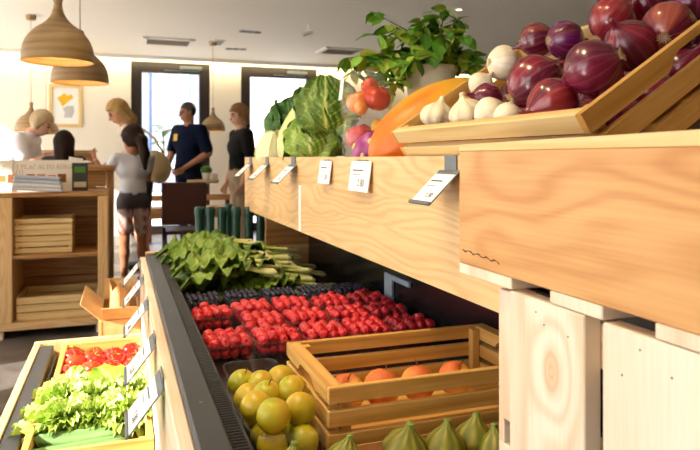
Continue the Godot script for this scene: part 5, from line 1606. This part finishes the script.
	# lower layer carrying the ones in view
	for i2 in 5:
		for j in 7:
			single("red_onion", omm, skins[1], "red onion in the lower layer of the tilted crate", "onion", T(base + xa * (-0.135 + i2 * 0.067) + ya * 0.042 + Vector3(0, 0, -0.212 + j * 0.071), rot(i2 * 1.3, j * 1.1, i2) * Basis.from_scale(Vector3.ONE * 0.031)), "onions under the heap")

# ---------------------------------------------------------------- people
class Field:
	# distance field on a grid, meshed as surface nets
	var o: Vector3
	var cell: float
	var nx: int
	var ny: int
	var nz: int
	var d := PackedFloat32Array()
	var id := PackedByteArray()
	var best := PackedFloat32Array()
	var cols: Array[Color] = []
	func _init(lo: Vector3, hi: Vector3, c: float) -> void:
		o = lo; cell = c
		nx = int((hi.x - lo.x) / c) + 2; ny = int((hi.y - lo.y) / c) + 2; nz = int((hi.z - lo.z) / c) + 2
		d.resize(nx * ny * nz); d.fill(1.0)
		best.resize(nx * ny * nz); best.fill(1.0)
		id.resize(nx * ny * nz)
	func color_id(c: Color) -> int:
		var k := cols.find(c)
		if k < 0:
			cols.append(c); k = cols.size() - 1
		return k
	func put(at: int, v: float, k: float, ci: int) -> void:
		var a := d[at]
		var h := maxf(k - absf(a - v), 0.0) / k
		d[at] = minf(a, v) - h * h * k * 0.25
		if v < best[at]:
			best[at] = v; id[at] = ci
	func bone(a: Vector3, b: Vector3, ra: float, rb: float, col: Color, k := 0.03) -> void:
		var ci := color_id(col)
		var m := maxf(ra, rb) + k + cell * 2.0
		var lo := Vector3(minf(a.x, b.x), minf(a.y, b.y), minf(a.z, b.z)) - Vector3.ONE * m - o
		var hi := Vector3(maxf(a.x, b.x), maxf(a.y, b.y), maxf(a.z, b.z)) + Vector3.ONE * m - o
		var ab := b - a
		var l2 := maxf(ab.length_squared(), 1e-9)
		for z in range(maxi(int(lo.z / cell), 0), mini(int(hi.z / cell) + 1, nz)):
			for y in range(maxi(int(lo.y / cell), 0), mini(int(hi.y / cell) + 1, ny)):
				for x in range(maxi(int(lo.x / cell), 0), mini(int(hi.x / cell) + 1, nx)):
					var p := o + Vector3(x, y, z) * cell
					var t := clampf((p - a).dot(ab) / l2, 0.0, 1.0)
					put((z * ny + y) * nx + x, (p - a - ab * t).length() - lerpf(ra, rb, t), k, ci)
	func ball(c: Vector3, r: Vector3, b: Basis, col: Color, k := 0.02) -> void:
		var ci := color_id(col)
		var m := maxf(r.x, maxf(r.y, r.z)) + k + cell * 2.0
		var lo := c - Vector3.ONE * m - o
		var hi := c + Vector3.ONE * m - o
		var inv := b.transposed()
		var rm := minf(r.x, minf(r.y, r.z))
		for z in range(maxi(int(lo.z / cell), 0), mini(int(hi.z / cell) + 1, nz)):
			for y in range(maxi(int(lo.y / cell), 0), mini(int(hi.y / cell) + 1, ny)):
				for x in range(maxi(int(lo.x / cell), 0), mini(int(hi.x / cell) + 1, nx)):
					var p := inv * (o + Vector3(x, y, z) * cell - c)
					var q := Vector3(p.x / r.x, p.y / r.y, p.z / r.z)
					var l := q.length()
					var g := Vector3(p.x / (r.x * r.x), p.y / (r.y * r.y), p.z / (r.z * r.z)).length()
					put((z * ny + y) * nx + x, l * (l - 1.0) / g if g > 1e-6 else -rm, k, ci)
	func cut(f: Callable) -> void:
		for z in nz:
			for y in ny:
				for x in nx:
					var at := (z * ny + y) * nx + x
					if d[at] < cell * 3.0: d[at] = maxf(d[at], f.call(o + Vector3(x, y, z) * cell))
	func net(mb: MB, paint = null) -> void:
		var where := {}
		var off := [0, 1, nx, nx + 1, nx * ny, nx * ny + 1, nx * ny + nx, nx * ny + nx + 1]
		var pos := [Vector3(0, 0, 0), Vector3(1, 0, 0), Vector3(0, 1, 0), Vector3(1, 1, 0), Vector3(0, 0, 1), Vector3(1, 0, 1), Vector3(0, 1, 1), Vector3(1, 1, 1)]
		var edges := [[0, 1], [2, 3], [4, 5], [6, 7], [0, 2], [1, 3], [4, 6], [5, 7], [0, 4], [1, 5], [2, 6], [3, 7]]
		for z in nz - 1:
			for y in ny - 1:
				var row := (z * ny + y) * nx
				for x in nx - 1:
					var at := row + x
					var s0 := d[at] < 0.0
					if (d[at + 1] < 0.0) == s0 and (d[at + nx] < 0.0) == s0 and (d[at + nx + 1] < 0.0) == s0 and (d[at + nx * ny] < 0.0) == s0 and (d[at + nx * ny + 1] < 0.0) == s0 and (d[at + nx * ny + nx] < 0.0) == s0 and (d[at + nx * ny + nx + 1] < 0.0) == s0:
						continue
					var sum := Vector3.ZERO
					var n := 0
					for e in edges:
						var a: float = d[at + off[e[0]]]
						var b: float = d[at + off[e[1]]]
						if (a < 0.0) != (b < 0.0):
							sum += pos[e[0]].lerp(pos[e[1]], a / (a - b)); n += 1
					var g := Vector3(d[at + 1] - d[at] + d[at + nx + 1] - d[at + nx] + d[at + off[5]] - d[at + off[4]] + d[at + off[7]] - d[at + off[6]], d[at + nx] - d[at] + d[at + nx + 1] - d[at + 1] + d[at + off[6]] - d[at + off[4]] + d[at + off[7]] - d[at + off[5]], d[at + off[4]] - d[at] + d[at + off[5]] - d[at + 1] + d[at + off[6]] - d[at + off[2]] + d[at + off[7]] - d[at + off[3]])
					var near := at
					var nb := 9.0
					for q in off:
						if absf(best[at + q]) < nb:
							nb = absf(best[at + q]); near = at + q
					var p := o + (Vector3(x, y, z) + sum / n) * cell
					var c: Color = cols[id[near]]
					if paint != null: c = paint.call(p, c)
					where[at] = mb.vert(p, g.normalized() if g.length() > 1e-9 else Vector3.UP, Vector2.ZERO, c)
		var sz := nx * ny
		for z in range(1, nz - 1):
			for y in range(1, ny - 1):
				for x in range(1, nx - 1):
					var at := (z * ny + y) * nx + x
					var s := d[at] < 0.0
					if (d[at + 1] < 0.0) != s: quad(mb, where, [at - nx - sz, at - sz, at, at - nx], s)
					if (d[at + nx] < 0.0) != s: quad(mb, where, [at - 1 - sz, at - 1, at, at - sz], s)
					if (d[at + sz] < 0.0) != s: quad(mb, where, [at - 1 - nx, at - nx, at, at - 1], s)
	func quad(mb: MB, where: Dictionary, k: Array, s: bool) -> void:
		for q in k:
			if not where.has(q): return
		var a: int = where[k[0]]
		var b: int = where[k[1]]
		var c: int = where[k[2]]
		var e: int = where[k[3]]
		if s:
			mb.tri(a, b, c); mb.tri(a, c, e)
		else:
			mb.tri(a, c, b); mb.tri(a, e, c)

func head(mb: MB, c: Vector3, b: Basis, s: float, skin: Color, neck: Vector3) -> void:
	# b: columns right, up, forward of the face; s: scale, 1 for an adult
	var f := Field.new(c - Vector3.ONE * 0.17 * s, c + Vector3.ONE * 0.17 * s, 0.0075 * s)
	f.ball(c + b * Vector3(0, 0.025, -0.012) * s, Vector3(0.074, 0.092, 0.092) * s, b, skin, 0.02)
	f.ball(c + b * Vector3(0, -0.045, 0.026) * s, Vector3(0.054, 0.068, 0.058) * s, b, skin, 0.04 * s)
	f.bone(c + b * Vector3(0, 0.008, 0.082) * s, c + b * Vector3(0, -0.028, 0.100) * s, 0.008 * s, 0.013 * s, skin, 0.012 * s)
	f.bone(c + b * Vector3(-0.03, 0.022, 0.072) * s, c + b * Vector3(0.03, 0.022, 0.072) * s, 0.012 * s, 0.012 * s, skin, 0.012 * s)
	for e in [-1.0, 1.0]:
		f.ball(c + b * Vector3(e * 0.076, -0.005, -0.01) * s, Vector3(0.010, 0.030, 0.018) * s, b, skin, 0.008)
	f.bone(c + b * Vector3(-0.018, -0.062, 0.078) * s, c + b * Vector3(0.018, -0.062, 0.078) * s, 0.009 * s, 0.009 * s, skin, 0.012 * s)
	f.bone(c + b * Vector3(0, -0.07, -0.02) * s, neck, 0.05 * s, 0.056 * s, skin, 0.03 * s)
	var inv := b.transposed()
	f.net(mb, func(p: Vector3, col: Color) -> Color:
		var q := inv * (p - c) / s
		for e in [-1.0, 1.0]:
			if q.z > 0.05 and Vector2(q.x - e * 0.031, (q.y - 0.002) * 1.6).length() < 0.013: return Color(0.03, 0.022, 0.02)
			if q.z > 0.05 and absf(q.y - 0.026) < 0.005 and absf(q.x - e * 0.032) < 0.018: return Color(0.1, 0.06, 0.035)
		if q.z > 0.06 and absf(q.y + 0.062) < 0.008 and absf(q.x) < 0.025: return Color(col.r * 0.8, col.g * 0.5, col.b * 0.5)
		return col)

func hand(mb: MB, w: Vector3, dir: Vector3, palm: Vector3, side: float, s: float, skin: Color, curl := 0.5) -> void:
	# w wrist, dir towards the fingers, palm normal; side +1 when the thumb lies along palm x dir
	dir = dir.normalized()
	palm = (palm - dir * palm.dot(dir)).normalized()
	var lat := palm.cross(dir) * side
	var f := Field.new(w - Vector3.ONE * 0.2 * s, w + Vector3.ONE * 0.2 * s, 0.006 * s)
	for k in 4:
		var y := (1.5 - k) * 0.019 * s
		f.bone(w, w + dir * 0.085 * s + lat * y, 0.016 * s, 0.0115 * s, skin, 0.012 * s)
	for k in 4:
		var y := (1.5 - k) * 0.021 * s
		var p: Vector3 = w + dir * 0.085 * s + lat * y
		var l: float = [0.072, 0.08, 0.074, 0.058][k] * s
		var p1: Vector3 = p + (dir * cos(curl * 0.6) + palm * sin(curl * 0.6)) * l * 0.45
		var p2: Vector3 = p1 + (dir * cos(curl * 1.5) + palm * sin(curl * 1.5)) * l * 0.32
		var p3: Vector3 = p2 + (dir * cos(curl * 2.2) + palm * sin(curl * 2.2)) * l * 0.25
		f.bone(p, p1, 0.0098 * s, 0.009 * s, skin, 0.003)
		f.bone(p1, p2, 0.009 * s, 0.0085 * s, skin, 0.003)
		f.bone(p2, p3, 0.0085 * s, 0.0075 * s, skin, 0.003)
	var t0 := w + dir * 0.02 * s + lat * 0.022 * s
	var t1 := t0 + (dir * 0.6 + lat * 0.75 + palm * 0.3).normalized() * 0.042 * s
	var t2 := t1 + (dir * 0.9 + lat * 0.25 + palm * 0.4).normalized() * 0.034 * s
	f.bone(t0, t1, 0.015 * s, 0.011 * s, skin, 0.006)
	f.bone(t1, t2, 0.011 * s, 0.009 * s, skin, 0.004)
	f.net(mb)

func face_basis(dir: Vector3, tilt := 0.0) -> Basis:
	# right, up, forward; tilt bends the face down
	var fw := Vector3(dir.x, 0, dir.z).normalized()
	fw = (fw * cos(tilt) + Vector3.DOWN * sin(tilt)).normalized()
	var up := (Vector3.UP - fw * Vector3.UP.dot(fw)).normalized()
	return Basis(up.cross(fw), up, fw)

func hair_mesh(c: Vector3, b: Basis, s: float, col: Color, col2: Color, long_: Array, fringe := 0.055, grow := 0.016) -> MB:
	var f := Field.new(c - Vector3(0.22, 0.34, 0.22) * s, c + Vector3(0.22, 0.2, 0.22) * s, 0.010 * s)
	f.ball(c + b * Vector3(0, 0.03, -0.018) * s, Vector3(0.074 + grow, 0.092 + grow, 0.092 + grow) * s, b, col, 0.02)
	var inv := b.transposed()
	f.cut(func(p: Vector3) -> float:
		var q := inv * (p - c) / s
		# keep what lies behind the face and above the brow
		return minf(q.z - 0.028 - maxf(q.y - 0.03, 0.0) * 1.6, fringe - q.y) * s if q.y > -0.02 else maxf(minf(q.z - 0.0, 1.0), -0.09 - q.y) * s)
	for l in long_:
		f.bone(c + b * l[0] * s, c + b * l[1] * s, l[2] * s, l[3] * s, col2 if l.size() > 4 else col, 0.025 * s)
	var mb := MB.new()
	var nz := FastNoiseLite.new()
	nz.seed = 3; nz.frequency = 40.0
	f.net(mb, func(p: Vector3, cc: Color) -> Color: return cc.lerp(col2, clampf(0.35 + 0.7 * nz.get_noise_3d(p.x, p.y * 0.15, p.z), 0.0, 1.0)))
	return mb

func person(label: String, at: Vector3, facing: Vector3, h: float, pose: Dictionary) -> Node3D:
	# at: floor point; joints are given in own axes (x right of the body, y up, z forward) for a height of 1.75
	var t := thing("person", label, "person", at)
	var fw := Vector3(facing.x, 0, facing.z).normalized()
	var B := Basis(Vector3.UP.cross(fw), Vector3.UP, fw)
	var k := h / 1.75
	var J := {"pelvis": Vector3(0, 0.95, 0), "chest": Vector3(0, 1.28, 0.01), "neck": Vector3(0, 1.47, 0), "head": Vector3(0, 1.63, 0.03),
		"hip_l": Vector3(-0.09, 0.92, 0), "hip_r": Vector3(0.09, 0.92, 0), "knee_l": Vector3(-0.10, 0.50, 0.02), "knee_r": Vector3(0.10, 0.50, 0.02), "ankle_l": Vector3(-0.10, 0.08, -0.03), "ankle_r": Vector3(0.10, 0.08, -0.03),
		"sho_l": Vector3(-0.19, 1.42, 0), "sho_r": Vector3(0.19, 1.42, 0), "elb_l": Vector3(-0.25, 1.12, -0.02), "elb_r": Vector3(0.25, 1.12, -0.02), "wri_l": Vector3(-0.24, 0.88, 0.08), "wri_r": Vector3(0.24, 0.88, 0.08)}
	for j in pose.get("joints", {}): J[j] = pose.joints[j]
	var P := {}
	for j in J: P[j] = B * (J[j] * k)
	var lo := Vector3.ONE * 9.0
	var hi := -lo
	for j in P:
		lo = Vector3(minf(lo.x, P[j].x), minf(lo.y, P[j].y), minf(lo.z, P[j].z)); hi = Vector3(maxf(hi.x, P[j].x), maxf(hi.y, P[j].y), maxf(hi.z, P[j].z))
	var f := Field.new(lo - Vector3(0.22, 0.12, 0.22), hi + Vector3(0.22, 0.05, 0.22), 0.016)
	var skin: Color = pose.skin
	var top: Color = pose.top
	var low: Color = pose.low
	var wide: float = pose.get("wide", 1.0)
	var r := func(v: float) -> float: return v * k * wide
	# trunk
	var cx: Vector3 = (P.sho_r - P.sho_l) * 0.5
	f.bone(P.chest - cx * 0.42, P.chest + cx * 0.42, r.call(0.118), r.call(0.118), top, 0.05)
	f.bone(P.neck - cx * 0.62 - B.y * 0.06 * k, P.neck + cx * 0.62 - B.y * 0.06 * k, r.call(0.075), r.call(0.075), top, 0.05)
	f.bone(P.chest, P.pelvis.lerp(P.chest, 0.4), r.call(0.125), r.call(0.12), top, 0.05)
	f.bone(P.pelvis.lerp(P.chest, 0.42) - cx * 0.28, P.pelvis.lerp(P.chest, 0.42) + cx * 0.28, r.call(0.105), r.call(0.105), top, 0.05)
	var hx: Vector3 = (P.hip_r - P.hip_l) * 0.5
	f.bone(P.pelvis - hx * 0.7, P.pelvis + hx * 0.7, r.call(0.12), r.call(0.12), low, 0.05)
	f.bone(P.neck - B.y * 0.02, P.neck.lerp(P.head, 0.5), 0.055 * k, 0.05 * k, skin, 0.03)
	# legs
	var cover: float = pose.get("leg_cover", 1.0)       # share of the leg that is clothed, 1 = to the ankle
	for s in ["l", "r"]:
		var hp: Vector3 = P["hip_" + s]
		var kn: Vector3 = P["knee_" + s]
		var an: Vector3 = P["ankle_" + s]
		var loose: float = 1.18 if cover < 1.0 else 1.0
		if cover < 0.5:
			var c: Vector3 = hp.lerp(kn, cover * 2.0)
			f.bone(hp, c, r.call(0.092) * loose, r.call(0.078) * loose, low, 0.02)
			f.bone(c, kn, r.call(0.074), 0.052 * k, skin, 0.004)
			f.bone(kn, kn.lerp(an, 0.35), 0.052 * k, 0.054 * k, skin, 0.02)
			f.bone(kn.lerp(an, 0.35), an, 0.054 * k, 0.034 * k, skin, 0.02)
		else:
			f.bone(hp, kn, r.call(0.092), 0.062 * k, low, 0.03)
			f.bone(kn, an, 0.062 * k, 0.05 * k, low, 0.03)
		var toe: Vector3 = an + B.z * 0.15 * k - B.y * 0.045 * k
		f.bone(an - B.y * 0.04 * k - B.z * 0.03 * k, toe, 0.038 * k, 0.03 * k, pose.get("shoe", Color(0.03, 0.03, 0.03)), 0.02)
	# arms
	var sleeve: float = pose.get("sleeve", 0.75)
	for s in ["l", "r"]:
		var sh: Vector3 = P["sho_" + s]
		var el: Vector3 = P["elb_" + s]
		var wr: Vector3 = P["wri_" + s]
		if sleeve > 0.0: f.bone(sh, sh.lerp(el, sleeve), r.call(0.066), r.call(0.064), top, 0.03)
		else: f.bone(sh, sh.lerp(el, 0.2), 0.052 * k, 0.05 * k, skin, 0.03)
		f.bone(sh.lerp(el, maxf(sleeve, 0.0)), el, 0.048 * k, 0.04 * k, skin, 0.006 if sleeve > 0.0 else 0.02)
		f.bone(el, el.lerp(wr, 0.3), 0.042 * k, 0.042 * k, skin, 0.02)
		f.bone(el.lerp(wr, 0.3), wr, 0.042 * k, 0.027 * k, skin, 0.02)
	if pose.has("extra"):
		for e in pose.extra: f.bone(B * (e[0] * k), B * (e[1] * k), e[2] * k, e[3] * k, e[4], 0.03)
	var mb := MB.new()
	f.net(mb, pose.get("paint"))
	var hb := face_basis(B * pose.get("look", Vector3(0, 0, 1)), pose.get("nod", 0.0))
	var hs: float = pose.get("head_scale", 1.0) * k
	head(mb, P.head, hb, hs, skin, P.neck)
	for s in ["l", "r"]:
		var wr: Vector3 = P["wri_" + s]
		var el: Vector3 = P["elb_" + s]
		hand(mb, wr, wr - el, B * (Vector3(1, 0, 0.2) if s == "l" else Vector3(-1, 0, 0.2)) if not pose.has("palm") else B * pose.palm, 1.0 if s == "l" else -1.0, k, skin, 0.55)
	part(t, "body", mb, M.people)
	part(t, "hair", hair_mesh(P.head, hb, hs, pose.hair, pose.hair2, pose.get("locks", []), pose.get("fringe", 0.055), pose.get("grow", 0.016)), M.hair)
	return t

func floor_at(u: float, depth: float) -> Vector3:
	var p := at_depth(u, HZ, depth)
	return Vector3(p.x, 0, p.z)

func people() -> void:
	var tan_ := Color(0.50, 0.25, 0.14)
	var fair := Color(0.66, 0.38, 0.26)
	# man in a navy polo, turned to the aisle side
	var m := person("man in navy polo shirt with yellow chest emblem standing by the glass door", floor_at(189, 8.0), Vector3(-0.75, 0, 0.65), 1.79, {
		"skin": Color(0.42, 0.2, 0.12), "top": Color(0.006, 0.009, 0.024), "low": Color(0.006, 0.008, 0.016), "hair": Color(0.06, 0.045, 0.04), "hair2": Color(0.14, 0.12, 0.11), "wide": 1.08, "sleeve": 0.8,
		"look": Vector3(-0.45, 0, 1), "nod": 0.15, "grow": 0.005, "fringe": 0.075,
		"joints": {"elb_l": Vector3(-0.29, 1.14, 0.0), "wri_l": Vector3(-0.13, 1.02, 0.2), "elb_r": Vector3(0.29, 1.14, -0.02), "wri_r": Vector3(0.12, 0.97, 0.2)}})
	var em := MB.new()
	board(em, T(Vector3.ZERO), Vector3(0.07, 0.085, 0.004), 0.0015)
	var fwd := Vector3(-0.75, 0, 0.65).normalized()
	part(m, "yellow_emblem", em, mat(Color8(214, 170, 60), 0.7), T(fwd * 0.145 + Vector3.UP.cross(fwd) * -0.085 + Vector3(0, 1.36, 0), Basis(Vector3.UP.cross(fwd), Vector3.UP, fwd) * rot(-0.12, -0.15, 0)))
	# glasses
	var gl := MB.new()
	var hc := floor_at(189, 8.0) * 0.0 + Basis(Vector3.UP.cross(fwd), Vector3.UP, fwd) * (Vector3(0, 1.63, 0.03) * 1.79 / 1.75)
	var lk := face_basis(Basis(Vector3.UP.cross(fwd), Vector3.UP, fwd) * Vector3(-0.45, 0, 1), 0.15)
	for s in [-1.0, 1.0]:
		var path := []
		var rr := []
		for q in 13:
			path.append(hc + lk * Vector3(s * 0.033 + 0.024 * cos(TAU * q / 12), 0.004 + 0.017 * sin(TAU * q / 12), 0.095)); rr.append(0.0022)
		tube(gl, path, rr, 5, Color.WHITE, false)
		tube(gl, [hc + lk * Vector3(s * 0.057, 0.006, 0.094), hc + lk * Vector3(s * 0.082, 0.004, 0.0)], [0.002, 0.002], 5)
	part(m, "glasses", gl, M.frame)
	# blonde woman leaning to the counter
	person("blonde woman in cream sleeveless top bending towards the counter", floor_at(142, 6.5), Vector3(-1, 0, 0.12), 1.72, {
		"skin": Color(0.56, 0.29, 0.17), "top": Color(0.70, 0.63, 0.52), "low": Color(0.05, 0.05, 0.055), "hair": Color(0.50, 0.32, 0.12), "hair2": Color(0.30, 0.17, 0.06), "sleeve": 0.0, "leg_cover": 0.40, "wide": 0.92,
		"look": Vector3(0, 0, 1), "nod": 0.55, "grow": 0.02,
		"joints": {"chest": Vector3(0, 1.27, 0.08), "neck": Vector3(0, 1.45, 0.15), "head": Vector3(0, 1.585, 0.235), "sho_l": Vector3(-0.17, 1.40, 0.12), "sho_r": Vector3(0.17, 1.40, 0.12), "elb_l": Vector3(-0.2, 1.14, 0.13), "wri_l": Vector3(-0.14, 1.05, 0.34), "elb_r": Vector3(0.21, 1.13, 0.12), "wri_r": Vector3(0.16, 1.03, 0.34)},
		"locks": [[Vector3(0.03, 0.05, -0.06), Vector3(0.02, -0.13, -0.10), 0.05, 0.035], [Vector3(-0.04, 0.05, -0.06), Vector3(-0.03, -0.15, -0.10), 0.05, 0.03], [Vector3(0.075, 0.02, -0.02), Vector3(0.07, -0.12, -0.06), 0.03, 0.02]]})
	# girl with dark ponytail in front of her
	var hem := Color(0.52, 0.44, 0.40)
	var g := person("girl with dark ponytail in white shirt and grey shorts reaching onto the counter", floor_at(133, 5.75), Vector3(-0.22, 0, -1.0), 1.37, {
		"skin": Color(0.36, 0.16, 0.085), "top": Color(0.68, 0.68, 0.70), "low": Color(0.10, 0.09, 0.095), "hair": Color(0.022, 0.013, 0.010), "hair2": Color(0.045, 0.026, 0.018), "sleeve": 0.5, "leg_cover": 0.36, "wide": 0.86, "head_scale": 1.2,
		"look": Vector3(0.45, 0, 1), "nod": 0.2, "grow": 0.030,
		"joints": {"head": Vector3(0, 1.62, 0.04), "elb_r": Vector3(0.30, 1.20, 0.06), "wri_r": Vector3(0.37, 1.39, 0.14), "elb_l": Vector3(-0.20, 1.18, 0.16), "wri_l": Vector3(0.02, 1.27, 0.32), "knee_r": Vector3(0.1, 0.5, -0.04)},
		"locks": [[Vector3(0, 0.02, -0.09), Vector3(0.0, -0.03, -0.14), 0.05, 0.05], [Vector3(0.0, -0.03, -0.14), Vector3(0.0, -0.16, -0.15), 0.05, 0.045], [Vector3(0.0, -0.16, -0.15), Vector3(0.0, -0.30, -0.13), 0.045, 0.018]],
		"paint": func(p: Vector3, c: Color) -> Color: return hem.lerp(Color(0.4, 0.12, 0.1), clampf(sin(p.x * 70.0 + p.y * 40.0) * sin(p.z * 80.0 + p.y * 25.0) * 3.0, 0.0, 1.0)) if c == Color(0.10, 0.09, 0.095) and p.y < 0.665 else c})
	# shoulder bag of the woman
	var bp := at_depth(157, 166, 6.28)
	var bag := thing("shoulder_bag", "beige slouchy shoulder bag hanging at the blonde woman's side", "bag", bp)
	var bm := MB.new()
	ellipsoid(bm, Vector3.ZERO, Vector3(0.125, 0.155, 0.075), 26, 16, Basis.IDENTITY, func(p, v, a): return p * Vector3(1.0 + 0.06 * sin(a * 6.0 + v * 7.0), 1.0, 1.0 + 0.06 * sin(a * 5.0)) - Vector3(0, 0.12 * (1.0 - v) * cos(a) * cos(a), 0))
	part(bag, "pouch", bm, mat(Color8(196, 172, 124), 0.6), T(Vector3.ZERO, rot(0, 0.2, 0.3)))
	var stp := MB.new()
	tube(stp, [Vector3(0.06, 0.12, 0), Vector3(-0.02, 0.26, 0.0), Vector3(-0.13, 0.36, -0.06), Vector3(-0.16, 0.33, -0.16), Vector3(-0.08, 0.1, -0.06)], [0.011, 0.011, 0.011, 0.011, 0.011], 7)
	part(bag, "strap", stp, mat(Color8(176, 150, 104), 0.6))
	# two people behind the newspapers
	person("grey-blonde woman in white top bending down behind the newspapers", floor_at(5, 6.3), Vector3(0.9, 0, 0.15), 1.78, {
		"skin": fair, "top": Color(0.82, 0.80, 0.80), "low": Color(0.2, 0.2, 0.22), "hair": Color(0.56, 0.42, 0.24), "hair2": Color(0.36, 0.25, 0.13), "sleeve": 0.7, "wide": 1.0, "grow": 0.018, "nod": 0.5,
		"joints": {"chest": Vector3(0, 1.18, 0.12), "neck": Vector3(0, 1.32, 0.22), "head": Vector3(0, 1.42, 0.33), "sho_l": Vector3(-0.19, 1.27, 0.18), "sho_r": Vector3(0.19, 1.27, 0.18), "elb_l": Vector3(-0.24, 1.02, 0.24), "elb_r": Vector3(0.24, 1.02, 0.24), "wri_l": Vector3(-0.18, 1.10, 0.45), "wri_r": Vector3(0.18, 1.08, 0.45)},
		"locks": [[Vector3(0.06, 0.03, -0.03), Vector3(0.065, -0.04, -0.02), 0.035, 0.03], [Vector3(-0.06, 0.03, -0.03), Vector3(-0.065, -0.04, -0.02), 0.035, 0.03]]})
	person("child with long dark brown hair seen from behind beside the woman in white", floor_at(64, 5.95), Vector3(-0.1, 0, -1), 1.33, {
		"skin": tan_, "top": Color(0.05, 0.05, 0.05), "low": Color(0.06, 0.06, 0.09), "hair": Color(0.018, 0.012, 0.009), "hair2": Color(0.035, 0.02, 0.014), "sleeve": 0.6, "head_scale": 1.18, "grow": 0.024,
		"locks": [[Vector3(0.045, 0.03, -0.05), Vector3(0.05, -0.2, -0.07), 0.055, 0.045], [Vector3(-0.045, 0.03, -0.05), Vector3(-0.05, -0.2, -0.07), 0.055, 0.045], [Vector3(0.0, 0.0, -0.08), Vector3(0.0, -0.24, -0.09), 0.05, 0.045]]})
	# person at the right, half hidden by the vegetable shelf
	person("brown-haired person in black top standing behind the far shelf end", floor_at(241, 7.0), Vector3(-1, 0, 0.2), 1.68, {
		"skin": fair, "top": Color(0.012, 0.012, 0.014), "low": Color(0.42, 0.32, 0.2), "hair": Color(0.20, 0.10, 0.05), "hair2": Color(0.32, 0.18, 0.09), "sleeve": 0.9, "grow": 0.024, "nod": 0.2,
		"locks": [[Vector3(0.05, 0.03, -0.05), Vector3(0.055, -0.09, -0.05), 0.045, 0.035], [Vector3(-0.05, 0.03, -0.05), Vector3(-0.055, -0.09, -0.05), 0.045, 0.035]]})
